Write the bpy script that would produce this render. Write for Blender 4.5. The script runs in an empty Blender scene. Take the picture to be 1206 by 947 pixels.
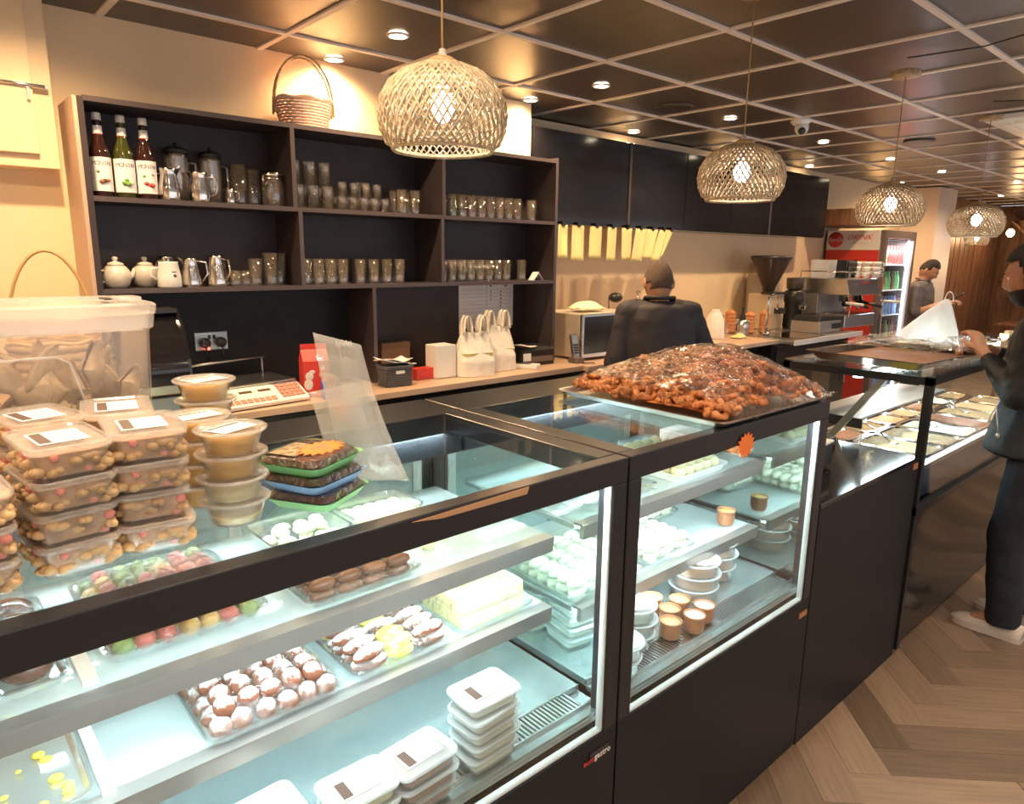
import bpy, bmesh, math, random
from math import sin, cos, pi, radians as rad
from mathutils import Vector, Matrix
random.seed(7)
SC = bpy.context.scene
COL = SC.collection

# ---------------------------------------------------------------- camera
cam_d = bpy.data.cameras.new('camera'); cam = bpy.data.objects.new('camera', cam_d); COL.objects.link(cam)
cam_d.sensor_fit = 'HORIZONTAL'; cam_d.sensor_width = 36.0; cam_d.lens = 36.0 * 819.4 / 1206.0
cam_d.clip_start = 0.05; cam_d.clip_end = 100
yaw, pitch, roll = 0.725996, 0.208017, 0.01185
fw = Vector((sin(yaw)*cos(pitch), cos(yaw)*cos(pitch), -sin(pitch)))
rt = fw.cross(Vector((0, 0, 1))).normalized(); up = rt.cross(fw)
r2 = rt*cos(roll) + up*sin(roll); u2 = -rt*sin(roll) + up*cos(roll)
m = Matrix((r2, u2, -fw)).transposed().to_4x4(); m.translation = Vector((0, 0, 1.65))
cam.matrix_world = m
SC.camera = cam

# ---------------------------------------------------------------- world, exposure
w = bpy.data.worlds.new('world'); SC.world = w; w.use_nodes = True
bg = w.node_tree.nodes['Background']; bg.inputs[0].default_value = (0.92, 0.92, 1.0, 1); bg.inputs[1].default_value = 0.8
SC.view_settings.view_transform = 'Standard'; SC.view_settings.look = 'None'
SC.view_settings.gamma = 1.0; SC.view_settings.use_curve_mapping = False
SC.view_settings.exposure = 0.75
SC.cycles.transparent_max_bounces = 28
SC.cycles.max_bounces = 8
WARM = (1.0, 0.66, 0.36); NEUT = (1.0, 0.78, 0.56); COOL = (0.80, 0.97, 1.0)
P_DOWN = 42.0      # each ceiling downlight, W
P_AISLE = 34.0
P_LED = 1.45        # per metre of display-case strip, W

# ---------------------------------------------------------------- helpers
def link(o): COL.objects.link(o); return o
def props(o, label=None, cat=None, group=None, kind=None):
    if label: o['label'] = label
    if cat: o['category'] = cat
    if group: o['group'] = group
    if kind: o['kind'] = kind
    return o
def thing(name, label, cat, loc=(0, 0, 0), rz=0.0, group=None):
    o = link(bpy.data.objects.new(name, None)); o.location = loc; o.rotation_euler = (0, 0, rz)
    o.empty_display_size = 0.05
    return props(o, label, cat, group)
def dup(o, loc=None, rz=None, label=None, group=None, parent=None):
    c = o.copy(); COL.objects.link(c); c.parent = parent
    if loc is not None: c.location = loc
    if rz is not None: c.rotation_euler = (0, 0, rz)
    if label: c['label'] = label
    if group: c['group'] = group
    for ch in list(o.children): dup(ch, parent=c)
    return c

class MB:
    def __init__(s): s.v = []; s.f = []; s.sm = []
    def add(s, vs, fs, smooth=False):
        b = len(s.v); s.v += [tuple(p) for p in vs]; s.f += [tuple(b+i for i in f) for f in fs]; s.sm += [smooth]*len(fs); return s
    def box(s, x0, x1, y0, y1, z0, z1, M=None):
        vs = [Vector(p) for p in ((x0,y0,z0),(x1,y0,z0),(x1,y1,z0),(x0,y1,z0),(x0,y0,z1),(x1,y0,z1),(x1,y1,z1),(x0,y1,z1))]
        if M is not None: vs = [M @ p for p in vs]
        return s.add(vs, [(0,3,2,1),(4,5,6,7),(0,1,5,4),(1,2,6,5),(2,3,7,6),(3,0,4,7)])
    def lathe(s, prof, c=(0,0,0), n=20, M=None, cap=True, sx=1, sy=1):
        vs = []
        for r, z in prof:
            for i in range(n):
                a = 2*pi*i/n; p = Vector((r*cos(a)*sx, r*sin(a)*sy, z))
                if M is not None: p = M @ p
                vs.append(p + Vector(c))
        fs = []
        for k in range(len(prof)-1):
            for i in range(n):
                j = (i+1) % n; fs.append((k*n+i, k*n+j, (k+1)*n+j, (k+1)*n+i))
        if cap:
            fs.append(tuple(range(n-1, -1, -1))); fs.append(tuple((len(prof)-1)*n+i for i in range(n)))
        return s.add(vs, fs, True)
    def tube(s, pts, r, n=8, closed=False, flat=1.0):
        pts = [Vector(p) for p in pts]; m_ = len(pts); vs = []
        prev = None
        for k, p in enumerate(pts):
            a = pts[(k-1) % m_] if (closed or k > 0) else p; b = pts[(k+1) % m_] if (closed or k < m_-1) else p
            t = (b-a).normalized()
            if prev is None: u = t.cross(Vector((0,0,1))); u = u.normalized() if u.length > 1e-4 else Vector((1,0,0))
            else: u = (prev - t*prev.dot(t)).normalized()
            prev = u; v = t.cross(u)
            rr = r[k] if isinstance(r, (list, tuple)) else r
            for i in range(n):
                q = 2*pi*i/n; vs.append(p + u*rr*cos(q) + v*rr*flat*sin(q))
        fs = []
        for k in range(m_ if closed else m_-1):
            for i in range(n):
                j = (i+1) % n; k2 = (k+1) % m_; fs.append((k*n+i, k2*n+i, k2*n+j, k*n+j))
        if not closed: fs.append(tuple(range(n-1,-1,-1))); fs.append(tuple((m_-1)*n+i for i in range(n)))
        return s.add(vs, fs, True)
    def ball(s, c, r, nu=10, nv=7, sc=(1,1,1), M=None):
        vs = []; 
        for j in range(nv+1):
            ph = pi*j/nv
            for i in range(nu):
                a = 2*pi*i/nu; p = Vector((r*sin(ph)*cos(a)*sc[0], r*sin(ph)*sin(a)*sc[1], -r*cos(ph)*sc[2]))
                if M is not None: p = M @ p
                vs.append(p+Vector(c))
        fs = [(j*nu+i, j*nu+(i+1)%nu, (j+1)*nu+(i+1)%nu, (j+1)*nu+i) for j in range(nv) for i in range(nu)]
        return s.add(vs, fs, True)
    def rring(s, sections, n=5):
        """loft of rounded rectangles: sections = (w,d,r,z,cx,cy)"""
        vs = []; cnt = 4*n
        for (w_, d_, r_, z_, cx, cy) in sections:
            for q, (sx, sy) in enumerate(((1,1),(-1,1),(-1,-1),(1,-1))):
                for i in range(n):
                    a = pi/2*q + pi/2*i/(n-1)
                    vs.append((cx+sx*(w_/2-r_)+r_*cos(a), cy+sy*(d_/2-r_)+r_*sin(a), z_))
        fs = []
        for k in range(len(sections)-1):
            for i in range(cnt):
                j = (i+1) % cnt; fs.append((k*cnt+i, k*cnt+j, (k+1)*cnt+j, (k+1)*cnt+i))
        fs.append(tuple(range(cnt-1,-1,-1))); fs.append(tuple((len(sections)-1)*cnt+i for i in range(cnt)))
        return s.add(vs, fs, False)
    def grid(s, fn, nu, nv, smooth=True):
        vs = [fn(i/nu, j/nv) for j in range(nv+1) for i in range(nu+1)]
        fs = [(j*(nu+1)+i, j*(nu+1)+i+1, (j+1)*(nu+1)+i+1, (j+1)*(nu+1)+i) for j in range(nv) for i in range(nu)]
        return s.add(vs, fs, smooth)
    def prism(s, pts2, y0, y1, axis='y'):
        n = len(pts2)
        if axis == 'y': a = [(p[0], y0, p[1]) for p in pts2]; b = [(p[0], y1, p[1]) for p in pts2]
        elif axis == 'x': a = [(y0, p[0], p[1]) for p in pts2]; b = [(y1, p[0], p[1]) for p in pts2]
        else: a = [(p[0], p[1], y0) for p in pts2]; b = [(p[0], p[1], y1) for p in pts2]
        return s.add(a+b, [tuple(range(n)), tuple(range(2*n-1, n-1, -1))] + [(i, i+n, (i+1)%n+n, (i+1)%n) for i in range(n)])
    def mesh(s, name):
        me = bpy.data.meshes.new(name); me.from_pydata(s.v, [], s.f); 
        me.polygons.foreach_set('use_smooth', s.sm); me.update()
        bm = bmesh.new(); bm.from_mesh(me); bmesh.ops.recalc_face_normals(bm, faces=bm.faces); bm.to_mesh(me); bm.free()
        return me
    def build(s, name, mat, parent=None, bevel=0, label=None, cat=None, group=None, kind=None, loc=None, rot=None):
        o = link(bpy.data.objects.new(name, s.mesh(name))); o.data.materials.append(mat); o.parent = parent
        if bevel:
            b = o.modifiers.new('bevel', 'BEVEL'); b.width = bevel; b.segments = 2; b.limit_method = 'ANGLE'
        if loc is not None: o.location = loc
        if rot is not None: o.rotation_euler = rot
        return props(o, label, cat, group, kind)
def solid(o, t, off=-1):
    md = o.modifiers.new('solid', 'SOLIDIFY'); md.thickness = t; md.offset = off; return o

# ---------------------------------------------------------------- materials
def mat(name, col, rough=0.5, metal=0.0, spec=0.5, var=0.0, vscale=20, bump=0.0, bscale=60, alpha=1.0, emit=None, es=0, coat=0, sss=0, objvar=0.0, col2=None, vmix=(0.4,0.6), stretch=None):
    m = bpy.data.materials.new(name); m.use_nodes = True; nt = m.node_tree; N = nt.nodes; Lk = nt.links
    b = N['Principled BSDF']; c = (*col, 1)
    b.inputs['Base Color'].default_value = c; b.inputs['Roughness'].default_value = rough; b.inputs['Metallic'].default_value = metal
    b.inputs['Specular IOR Level'].default_value = spec
    if coat: b.inputs['Coat Weight'].default_value = coat; b.inputs['Coat Roughness'].default_value = 0.08
    if sss: b.inputs['Subsurface Weight'].default_value = sss; b.inputs['Subsurface Radius'].default_value = (.02,.015,.01)
    tc = N.new('ShaderNodeTexCoord'); src = tc.outputs['Object']
    if stretch:
        mp = N.new('ShaderNodeMapping'); mp.inputs['Scale'].default_value = stretch; Lk.new(src, mp.inputs[0]); src = mp.outputs[0]
    out = None
    if var or col2:
        n = N.new('ShaderNodeTexNoise'); n.inputs['Scale'].default_value = vscale; n.inputs['Detail'].default_value = 5; Lk.new(src, n.inputs['Vector'])
        mr = N.new('ShaderNodeMapRange'); mr.inputs[1].default_value = vmix[0]; mr.inputs[2].default_value = vmix[1]; Lk.new(n.outputs[0], mr.inputs[0])
        mx = N.new('ShaderNodeMix'); mx.data_type = 'RGBA'; Lk.new(mr.outputs[0], mx.inputs['Factor'])
        k = 1-var
        mx.inputs['A'].default_value = c; mx.inputs['B'].default_value = (*(col2 if col2 else [x*k for x in col]), 1)
        out = mx.outputs['Result']
    if objvar:
        oi = N.new('ShaderNodeObjectInfo'); mr = N.new('ShaderNodeMapRange'); mr.inputs[3].default_value = 1-objvar; mr.inputs[4].default_value = 1+objvar*0.6
        Lk.new(oi.outputs['Random'], mr.inputs[0])
        hs = N.new('ShaderNodeHueSaturation'); Lk.new(mr.outputs[0], hs.inputs['Value'])
        if out: Lk.new(out, hs.inputs['Color'])
        else: hs.inputs['Color'].default_value = c
        out = hs.outputs[0]
    if out: Lk.new(out, b.inputs['Base Color'])
    if bump:
        n2 = N.new('ShaderNodeTexNoise'); n2.inputs['Scale'].default_value = bscale; n2.inputs['Detail'].default_value = 4; Lk.new(src, n2.inputs['Vector'])
        bp = N.new('ShaderNodeBump'); bp.inputs['Strength'].default_value = bump; bp.inputs['Distance'].default_value = 0.01; Lk.new(n2.outputs[0], bp.inputs['Height']); Lk.new(bp.outputs[0], b.inputs['Normal'])
    if emit: b.inputs['Emission Color'].default_value = (*emit, 1); b.inputs['Emission Strength'].default_value = es
    if alpha < 1:
        t = N.new('ShaderNodeBsdfTransparent'); mx = N.new('ShaderNodeMixShader'); mx.inputs[0].default_value = alpha
        Lk.new(t.outputs[0], mx.inputs[1]); Lk.new(b.outputs[0], mx.inputs[2]); Lk.new(mx.outputs[0], N['Material Output'].inputs[0])
    return m
def schlick(nt, lw, ior, gain, base):
    N = nt.nodes; f0 = ((ior-1)/(ior+1))**2
    p = N.new('ShaderNodeMath'); p.operation = 'POWER'; p.inputs[1].default_value = 4.0; nt.links.new(lw.outputs['Facing'], p.inputs[0])
    q = N.new('ShaderNodeMath'); q.operation = 'MULTIPLY_ADD'; q.inputs[1].default_value = (1-f0)*gain; q.inputs[2].default_value = f0*gain+base; q.use_clamp = True
    nt.links.new(p.outputs[0], q.inputs[0]); return q
def glass(name, tint=(0.93,0.98,0.97), rough=0.0, ior=1.5, gain=1.0, base=0.0, bump=0.0, bscale=20, gcol=(1,1,1)):
    m = bpy.data.materials.new(name); m.use_nodes = True; nt = m.node_tree; N = nt.nodes; Lk = nt.links; N.remove(N['Principled BSDF'])
    t = N.new('ShaderNodeBsdfTransparent'); t.inputs[0].default_value = (*tint, 1)
    g = N.new('ShaderNodeBsdfGlossy'); g.inputs['Roughness'].default_value = rough; g.inputs[0].default_value = (*gcol, 1)
    fr = N.new('ShaderNodeLayerWeight'); fr.inputs[0].default_value = 0.5
    ma = schlick(nt, fr, ior, gain, base)
    if bump:
        tc = N.new('ShaderNodeTexCoord'); n2 = N.new('ShaderNodeTexNoise'); n2.inputs['Scale'].default_value = bscale; n2.inputs['Detail'].default_value = 5; n2.inputs['Distortion'].default_value = 1.5
        Lk.new(tc.outputs['Object'], n2.inputs['Vector']); bp = N.new('ShaderNodeBump'); bp.inputs['Strength'].default_value = bump; bp.inputs['Distance'].default_value = 0.02
        Lk.new(n2.outputs[0], bp.inputs['Height']); Lk.new(bp.outputs[0], g.inputs['Normal']); Lk.new(bp.outputs[0], fr.inputs['Normal'])
    mx = N.new('ShaderNodeMixShader'); Lk.new(ma.outputs[0], mx.inputs[0]); Lk.new(t.outputs[0], mx.inputs[1]); Lk.new(g.outputs[0], mx.inputs[2])
    Lk.new(mx.outputs[0], N['Material Output'].inputs[0]); return m

def milky(name, col, alpha, rough=0.15, ior=1.45, gain=0.9, gcol=(1,1,1)):
    m = bpy.data.materials.new(name); m.use_nodes = True; nt = m.node_tree; N = nt.nodes; Lk = nt.links; N.remove(N['Principled BSDF'])
    t = N.new('ShaderNodeBsdfTransparent'); d = N.new('ShaderNodeBsdfDiffuse'); d.inputs[0].default_value = (*col, 1); tl = N.new('ShaderNodeBsdfTranslucent'); tl.inputs[0].default_value = (*col, 1)
    dd = N.new('ShaderNodeMixShader'); dd.inputs[0].default_value = .4; Lk.new(d.outputs[0], dd.inputs[1]); Lk.new(tl.outputs[0], dd.inputs[2])
    a = N.new('ShaderNodeMixShader'); a.inputs[0].default_value = alpha; Lk.new(t.outputs[0], a.inputs[1]); Lk.new(dd.outputs[0], a.inputs[2])
    g = N.new('ShaderNodeBsdfGlossy'); g.inputs['Roughness'].default_value = rough; fr = N.new('ShaderNodeLayerWeight'); fr.inputs[0].default_value = 0.5
    ma = schlick(nt, fr, ior, gain, 0.0)
    mx = N.new('ShaderNodeMixShader'); Lk.new(ma.outputs[0], mx.inputs[0]); Lk.new(a.outputs[0], mx.inputs[1]); Lk.new(g.outputs[0], mx.inputs[2]); Lk.new(mx.outputs[0], N['Material Output'].inputs[0]); return m

M = {}
M['cream'] = mat('cream paint', (0.84,0.65,0.42), 0.6, var=0.05, vscale=3)
M['cream2'] = mat('cream paint right', (0.76,0.62,0.45), 0.6)
M['tile'] = mat('ceiling tile dark', (0.062,0.046,0.040), 0.32, spec=0.6, var=0.25, vscale=6, bump=0.05, bscale=3)
M['gridbar'] = mat('ceiling bar', (0.85,0.78,0.72), 0.45)
M['plank'] = mat('herringbone plank', (0.31,0.205,0.135), 0.36, spec=0.4, objvar=0.42, col2=(0.21,0.145,0.105), vscale=9, vmix=(0.35,0.7), stretch=(0.35,6,1), bump=0.05, bscale=8)
M['floorbase'] = mat('floor base', (0.34,0.25,0.185), 0.5, var=0.3, vscale=5)
M['black'] = mat('black laminate', (0.015,0.016,0.020), 0.42, spec=0.24, var=0.3, vscale=200)
M['blackgloss'] = mat('black gloss', (0.012,0.011,0.013), 0.12, spec=0.6)
M['frame'] = mat('black frame coat', (0.016,0.017,0.021), 0.28, spec=0.5)
M['shelfdark'] = mat('dark brown melamine', (0.045,0.033,0.036), 0.45, spec=0.4, var=0.15, vscale=8)
M['shelfedge'] = mat('dark edge strip', (0.075,0.056,0.058), 0.4)
M['shelfside'] = mat('shelf side beige', (0.50,0.36,0.27), 0.5)
M['glass'] = glass('clear glass', (0.955,0.99,0.985), gain=0.7)
M['glassshelf'] = milky('shelf glass', (0.78,0.88,0.89), 0.42, 0.05)
M['deck'] = mat('polished deck', (0.42,0.50,0.52), 0.22, metal=0.75)
M['ware'] = milky('glassware', (1.0,0.87,0.70), 0.055, 0.05, ior=1.75, gain=2.2)
M['film'] = glass('cling film', (0.985,0.99,0.99), ior=1.5, gain=1.5, base=0.0, rough=0.10, bump=1.0, bscale=26)
M['filmflat'] = glass('tray plastic', (0.93,0.96,0.96), ior=1.5, gain=2.2, base=0.04, rough=0.08)
M['steel'] = mat('brushed steel', (0.62,0.63,0.64), 0.28, metal=1.0, bump=0.03, bscale=200)
M['steeld'] = mat('grey shelf profile', (0.40,0.38,0.37), 0.35, metal=0.7)
M['chrome'] = mat('chrome', (0.8,0.76,0.70), 0.12, metal=1.0)
M['silvertray'] = mat('aluminium tray', (0.75,0.74,0.72), 0.3, metal=0.9)
M['white'] = mat('white plastic', (0.80,0.80,0.79), 0.35)
M['whitecase'] = mat('case liner', (0.72,0.80,0.81), 0.35)
M['paper'] = mat('white paper', (0.82,0.81,0.82), 0.6)
M['label'] = mat('paper label', (0.86,0.80,0.77), 0.6)
M['labeldark'] = mat('label print brown', (0.09,0.05,0.04), 0.6)
M['ink'] = mat('print ink', (0.25,0.22,0.22), 0.6)
M['tub'] = milky('translucent tub', (0.90,0.85,0.76), 0.13)
M['lid'] = milky('translucent lid', (0.92,0.85,0.77), 0.26)
M['tubc'] = milky('translucent cool tub', (0.88,0.92,0.94), 0.20)
M['lidc'] = milky('translucent cool lid', (0.90,0.94,0.98), 0.42)
M['bin'] = milky('storage box plastic', (0.86,0.84,0.84), 0.10, 0.25)
M['binrim'] = milky('storage box rim', (0.84,0.81,0.80), 0.30, 0.25)
M['bagt'] = mat('thin white carrier bag', (0.95,0.93,0.90), 0.4, alpha=0.55, bump=0.6, bscale=20)
M['bag'] = mat('carrier bag', (0.95,0.91,0.84), 0.4, alpha=0.90, bump=0.6, bscale=30)
M['sheet'] = milky('cloudy plastic sleeve', (0.84,0.84,0.80), 0.28, 0.15)
M['soup'] = mat('yellow dip', (0.80,0.44,0.05), 0.4, var=0.15, vscale=10)
M['souppale'] = mat('pale yellow dip', (0.72,0.55,0.24), 0.4)
M['orangefood'] = mat('orange pudding', (0.85,0.45,0.22), 0.4)
M['brownfood'] = mat('brown pudding', (0.36,0.15,0.05), 0.4, var=0.3, vscale=30)
M['whitefood'] = mat('white cream food', (0.76,0.77,0.62), 0.5, bump=0.2, bscale=60)
M['lime'] = mat('pale green yellow sweets', (0.80,0.80,0.50), 0.5, var=0.1, bump=0.2, bscale=50)
M['ball'] = mat('pale dumpling', (0.78,0.76,0.50), 0.35, spec=0.6)
def sugar_top(mt, amt=0.25):
    nt = mt.node_tree; b = nt.nodes['Principled BSDF']; g = nt.nodes.new('ShaderNodeNewGeometry'); s = nt.nodes.new('ShaderNodeSeparateXYZ'); nt.links.new(g.outputs['Normal'], s.inputs[0])
    n = nt.nodes.new('ShaderNodeTexNoise'); n.inputs['Scale'].default_value = 70; n.inputs['Detail'].default_value = 5; tc = nt.nodes.new('ShaderNodeTexCoord'); nt.links.new(tc.outputs['Object'], n.inputs['Vector'])
    a = nt.nodes.new('ShaderNodeMath'); a.operation = 'MULTIPLY_ADD'; a.inputs[1].default_value = 1.6; nt.links.new(n.outputs[0], a.inputs[0]); nt.links.new(s.outputs['Z'], a.inputs[2])
    r = nt.nodes.new('ShaderNodeMapRange'); r.inputs[1].default_value = .95+amt; r.inputs[2].default_value = 1.45+amt; nt.links.new(a.outputs[0], r.inputs[0])
    m = nt.nodes.new('ShaderNodeMix'); m.data_type = 'RGBA'; m.inputs['A'].default_value = (.20,.07,.04,1); m.inputs['B'].default_value = (.82,.79,.80,1); nt.links.new(r.outputs[0], m.inputs['Factor']); nt.links.new(m.outputs['Result'], b.inputs['Base Color'])
M['cheese'] = mat('pale yellow cheese', (0.80,0.72,0.36), 0.4, var=0.12, vscale=20, bump=0.2, bscale=40)
M['yellow'] = mat('yellow filling', (0.86,0.74,0.10), 0.5, bump=0.3, bscale=60)
M['sugar'] = mat('icing sugar over brown dough', (0.80,0.76,0.76), 0.8, col2=(0.28,0.10,0.06), vscale=38, vmix=(0.50,0.66), bump=0.4, bscale=90)
sugar_top(M['sugar'], .30); M['sugar'].node_tree.nodes['Principled BSDF'].inputs['Specular IOR Level'].default_value = .1
M['sausage'] = mat('glazed brown sweet', (0.20,0.085,0.045), 0.25, spec=0.6, objvar=0.35, bump=0.2, bscale=60)
M['choc'] = mat('dark brown glaze', (0.15,0.045,0.02), 0.15, spec=0.7, bump=0.15, bscale=20)
M['fried'] = mat('fried orange brown pastry', (0.58,0.225,0.075), 0.36, spec=0.5, objvar=0.4, col2=(0.30,0.085,0.02), vscale=30, vmix=(0.4,0.65), bump=0.8, bscale=70)
M['pastry'] = mat('golden turnover', (0.62,0.44,0.25), 0.55, objvar=0.25, var=0.3, vscale=25, bump=0.3, bscale=40)
M['nut'] = mat('pickle mix tan', (0.66,0.42,0.20), 0.45, objvar=0.3, var=0.2)
M['nutdark'] = mat('pickle mix brown', (0.55,0.30,0.13), 0.5, var=0.45, vscale=60, bump=0.3)
M['pink'] = mat('pickle pink', (0.66,0.22,0.17), 0.4)
M['fgreen'] = mat('green marzipan', (0.25,0.36,0.13), 0.35, objvar=0.3)
M['fred'] = mat('red marzipan', (0.52,0.13,0.10), 0.35, objvar=0.3)
M['forange'] = mat('amber marzipan', (0.66,0.42,0.14), 0.35, objvar=0.3)
M['trayg'] = mat('green foam tray', (0.22,0.52,0.20), 0.4)
M['trayb'] = mat('blue foam tray', (0.25,0.42,0.66), 0.4)
M['dates'] = mat('pressed dates', (0.075,0.035,0.025), 0.25, spec=0.6, bump=0.8, bscale=90)
M['star'] = mat('orange price star', (0.85,0.20,0.03), 0.6)
M['clay'] = mat('clay pot', (0.42,0.17,0.08), 0.4)
M['clayr'] = mat('orange ceramic jar', (0.60,0.24,0.10), 0.4)
M['wicker'] = mat('wicker', (0.50,0.32,0.14), 0.5, objvar=0.1)
M['wickerl'] = mat('pale cane', (0.60,0.46,0.28), 0.5, var=0.35, vscale=40)
M['basketpink'] = mat('pinkish woven basket', (0.84,0.52,0.38), 0.6, col2=(0.80,0.64,0.58), vscale=70)
M['worktop'] = mat('wood effect worktop', (0.66,0.47,0.34), 0.3, var=0.15, vscale=6, stretch=(0.4,5,1))
M['wood'] = mat('walnut wall panel', (0.20,0.095,0.05), 0.4, var=0.4, vscale=5, stretch=(4,4,0.5))
M['beige'] = mat('beige column', (0.80,0.66,0.54), 0.5)
M['redp'] = mat('red panel', (0.60,0.045,0.03), 0.35)
M['redt'] = mat('red print', (0.62,0.05,0.04), 0.4)
M['whitep'] = mat('white header', (0.74,0.69,0.66), 0.4)
M['greyd'] = mat('grey metal door frame', (0.20,0.16,0.15), 0.35, metal=0.3)
M['greyb'] = mat('grey basket plastic', (0.13,0.13,0.15), 0.5)
M['mugw'] = mat('off white ceramic', (0.62,0.57,0.50), 0.25, var=0.2, vscale=20)
M['mugw2'] = mat('white ceramic', (0.75,0.73,0.70), 0.2)
M['bottleg'] = mat('dark syrup glass', (0.035,0.012,0.010), 0.08, spec=0.8)
M['bottlegr'] = mat('green syrup glass', (0.05,0.055,0.012), 0.08, spec=0.8)
M['leaf'] = mat('print green', (0.20,0.42,0.08), 0.6)
M['amberliq'] = mat('amber band', (0.55,0.25,0.08), 0.3)
M['shirt'] = mat('charcoal shirt', (0.030,0.026,0.036), 0.7, bump=0.5, bscale=9)
M['jacket'] = mat('black jacket', (0.007,0.008,0.011), 0.6, bump=0.5, bscale=7)
M['jeans'] = mat('dark navy trousers', (0.012,0.014,0.022), 0.75, bump=0.4, bscale=9)
M['grey tee'] = mat('grey t shirt', (0.12,0.11,0.12), 0.7)
M['skin'] = mat('skin', (0.50,0.26,0.16), 0.5, sss=0.1)
M['hair'] = mat('short dark hair', (0.025,0.017,0.014), 0.7, bump=1.0, bscale=220)
M['hairg'] = mat('cropped hair', (0.12,0.075,0.055), 0.7, bump=1.0, bscale=260)
M['shoe'] = mat('white trainer', (0.74,0.64,0.56), 0.5, var=0.08)
M['sole'] = mat('shoe sole', (0.62,0.55,0.50), 0.6)
M['blue'] = mat('blue plastic', (0.03,0.10,0.62), 0.3)
M['tape'] = mat('brown tape', (0.50,0.29,0.15), 0.4)
M['glove'] = mat('yellow cleaning cloth', (0.86,0.74,0.34), 0.7, bump=0.3, bscale=20)
M['screen'] = mat('lit cream display', (0.75,0.62,0.35), 0.3, emit=(1,0.8,0.45), es=0.5)
M['keys'] = mat('red key sheet', (0.60,0.25,0.18), 0.5)
M['led'] = mat('led strip', (1,1,1), 0.5, emit=COOL, es=14)
M['spot'] = mat('downlight lens', (1,1,1), 0.5, emit=(1,0.82,0.55), es=30)
M['bulb'] = mat('pendant bulb', (1,1,1), 0.5, emit=(0.92,0.88,1.0), es=18)
M['bulbw'] = mat('warm bulb', (1,1,1), 0.5, emit=(1,0.62,0.25), es=14)
M['redled'] = mat('red indicator', (1,0,0), 0.5, emit=(1,0.05,0.03), es=8)
M['fridgeled'] = mat('fridge led', (1,1,1), 0.5, emit=(0.85,0.88,1.0), es=5)
M['can1'] = mat('bottles green', (0.15,0.40,0.15), 0.3); M['can2'] = mat('bottles blue', (0.25,0.40,0.75), 0.3); M['can3'] = mat('bottles dark', (0.12,0.05,0.03), 0.2)
M['curtain'] = mat('brown curtain', (0.28,0.16,0.09), 0.8)
M['blackpl'] = mat('black plastic', (0.02,0.02,0.022), 0.35)

def text(s, size, mt, parent, loc, rot, shear=0.0, name='lettering', extr=0.0006, sx=1.0, align='CENTER'):
    c = bpy.data.curves.new('t', 'FONT'); c.body = s; c.size = size; c.extrude = extr; c.shear = shear; c.align_x = align; c.align_y = 'CENTER'; c.resolution_u = 3
    o = bpy.data.objects.new('t', c); COL.objects.link(o); dg = bpy.context.evaluated_depsgraph_get(); me = bpy.data.meshes.new_from_object(o.evaluated_get(dg))
    bpy.data.objects.remove(o); me.materials.clear(); me.materials.append(mt); me.name = name
    q = link(bpy.data.objects.new(name, me)); q.parent = parent; q.location = loc; q.rotation_euler = rot; q.scale = (sx, 1, 1); return q
def spot(loc, power, col, size=rad(110), blend=0.7, r=0.03, name='lamp_light', parent=None):
    d = bpy.data.lights.new(name, 'SPOT'); d.energy = power; d.color = col; d.spot_size = size; d.spot_blend = blend; d.shadow_soft_size = r
    o = link(bpy.data.objects.new(name, d)); o.location = loc; o.parent = parent; return o
def point(loc, power, col, r=0.03, parent=None, name='lamp_light'):
    d = bpy.data.lights.new(name, 'POINT'); d.energy = power; d.color = col; d.shadow_soft_size = r
    o = link(bpy.data.objects.new(name, d)); o.location = loc; o.parent = parent; return o
def area(loc, sx, sy, power, col, rot=(0,0,0), parent=None, name='lamp_light'):
    d = bpy.data.lights.new(name, 'AREA'); d.shape = 'RECTANGLE'; d.size = sx; d.size_y = sy; d.energy = power; d.color = col
    o = link(bpy.data.objects.new(name, d)); o.location = loc; o.rotation_euler = rot; o.parent = parent; return o
FRONT = (pi/2, 0, 0)      # upright facing -y
LEFTF = (pi/2, 0, -pi/2)  # upright facing -x
# ================================================================ SETTING
CX0, CX1, CY0, CY1, CZ = -1.4, 13.4, -3.2, 3.45, 2.5
floor = MB().box(CX0, CX1, CY0, CY1+.1, -0.06, -0.006).build('floor', M['floorbase'], kind='structure')
W_, K = 0.132, 4
frames = {}
plank_me = MB().box(0, W_*K-.0015, 0, W_-.0015, -0.006, 0).mesh('plank'); plank_me.materials.append(M['plank'])
ca = cos(-pi/4); sa = sin(-pi/4)
pc = 0
for a in range(-40, 60):
    for b in range(-40, 60):
        t = (a-b) % (2*K)
        if t == 0: px, py, rz = a*W_, b*W_, 0
        elif t == 2*K-1: px, py, rz = (a+1)*W_, b*W_, pi/2
        else: continue
        x = px*ca - py*sa + 1.13; y = px*sa + py*ca - 0.1
        cx_ = x + cos(rz-pi/4)*W_*K/2; cy_ = y + sin(rz-pi/4)*W_*K/2
        if 1.1 < cx_ < 6.2 and -1.5 < cy_ < 1.0 and not (cx_ < 2.2 and cy_ < -0.6):
            o = link(bpy.data.objects.new('plank', plank_me)); o.parent = floor; o.location = (x, y, 0); o.rotation_euler = (0, 0, rz-pi/4 if rz == 0 else rz-pi/4); pc += 1

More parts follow.
